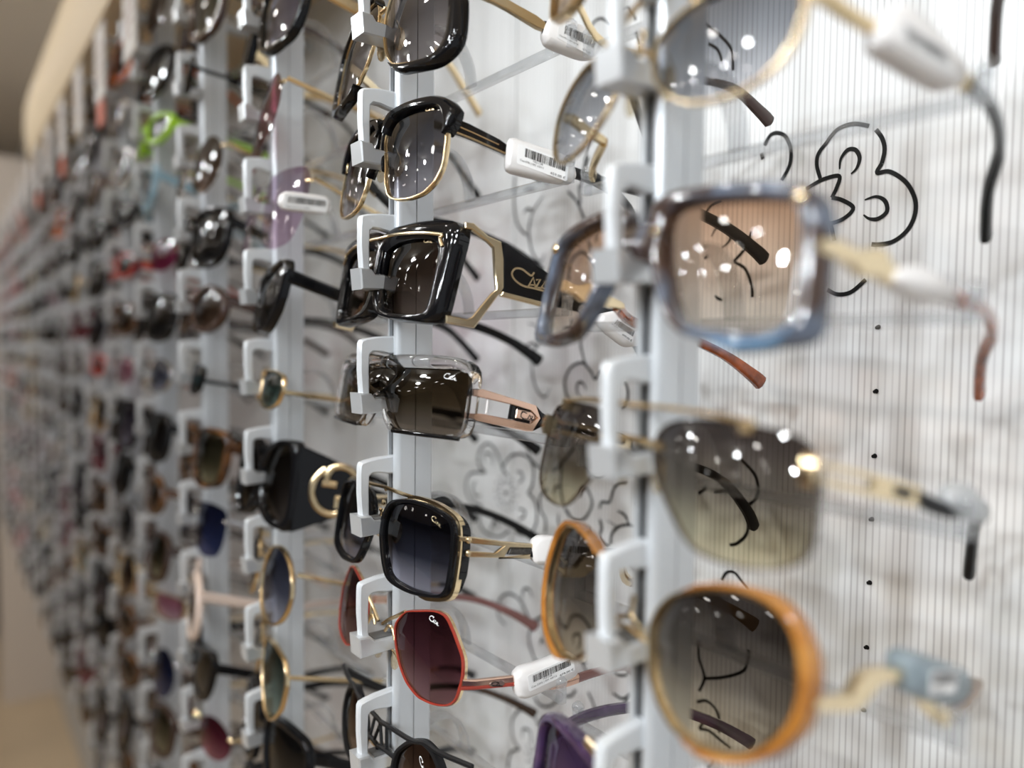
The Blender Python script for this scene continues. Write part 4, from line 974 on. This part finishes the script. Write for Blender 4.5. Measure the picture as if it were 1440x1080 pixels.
for n in range(2, NC):
    for k in ROWS[n]:
        if (n, k) in PLACED: continue
        i = random.choices(range(len(KIT)), WT)[0]
        if n > 11 and random.random() < .14: i = 15
        sh, stl, f, l = KIT[i]
        lab = f'{l} {sh} sunglasses, {f} {"frame" if stl != "rimless" else "rimless fittings"}, {say_place(n, k)}'
        yaw, pitch = random.uniform(-13, 3), random.uniform(7, 11)
        if i not in protos:
            gb, t = generic(n, k, lab, sh, stl, FM[f], LB[l], None, 0, 9); protos[i] = t
            bpy.context.view_layer.update()
            for o in [t]+list(t.children_recursive): KIDS[o.name] = list(o.children)
        else: copy_tree(protos[i], glass_matrix(n, k, yaw, pitch), lab)

# ------------------------------------------------------------------ cards on top of the rails and other far things
CARD = plain('card_white', (.72, .70, .68), .5); PRN = plain('card_print', (.50, .38, .36), .5); CORAL = plain('card_coral', (.75, .22, .14), .5)
for n in range(4, NC):
    y = ucol(n); w = .030
    t = root('brand_card', Matrix.Translation((.166, y, EYE+.300)), f'white printed card fixed at the head of the {ORD[n]} rail from the right', 'card', 'cards at the rail heads')
    mk('card_board', *box(-.0015, .0015, -w, w, 0, .088, .0005), CARD, t, 0)
    b = MB(); F = []
    for r in range(5):
        z = .020+r*.012; ww = (.016, .021, .012, .019, .010)[(r+n) % 5]; b.add(*box(-.0019, -.0014, -ww, ww, z, z+.005))
    b.mk('card_print', PRN, t, 0)
    mk('card_clip', *box(.001, .0215, -.006, .006, .002, .012, .001), HOOK, t, 0)
    if n % 2: mk('card_strip', *box(-.0017, .0017, -.016, .016, -.030, -.002, .0004), CORAL, t, 0)
# poster hung on the wall panels between the fourth and fifth rails
p0, p1 = unwall(232, 66), unwall(285, -40)
ya, yb = min(p0.y, p1.y), max(p0.y, p1.y); zt = EYE+.40; zb = min(p0.z, p1.z)
t = root('poster', Matrix.Translation((WALLX-.003, (ya+yb)/2, zb)), 'orange, green and black poster on the wall behind the fourth rail', 'poster')
hw_ = (yb-ya)/2; h_ = zt-zb
mk('poster_board', *box(-.001, .0028, -hw_, hw_, 0, h_), MBLACK, t, 0)
mk('poster_print', *box(-.0016, -.0009, -hw_*.9, hw_*.55, h_*.25, h_*.97), plain('poster_orange', (.55, .17, .05), .5), t, 0)
mk('poster_band', *box(-.0016, -.0009, -hw_*.9, hw_*.55, h_*.05, h_*.22), plain('poster_green', (.42, .45, .10), .5), t, 0)
# dark cabinet beyond the end wall
t = root('cabinet', Matrix.Translation((-.12, 4.3, 0)), 'tall dark brown cabinet at the far end beyond the white end wall', 'cabinet')
DKW = plain('dark_wood', (.06, .04, .03), .4, 0, 0, .3, 12)
mk('carcass', *box(-.5, .34, .0, .4, .06, 2.1, .004), DKW, t, 0); mk('plinth', *box(-.48, .33, .02, .4, 0, .06), MBLACK, t, 0)
for x0, x1 in ((-.49, -.085), (-.075, .33)):
    d = mk('door', *box(x0, x1, -.02, .0, .08, 2.08, .003), DKW, t, 0); mk('handle', *sweep([(x1-.04 if x0 < -.2 else x0+.04, -.035, .95), (x1-.04 if x0 < -.2 else x0+.04, -.035, 1.15)], .012), SILVER, d)
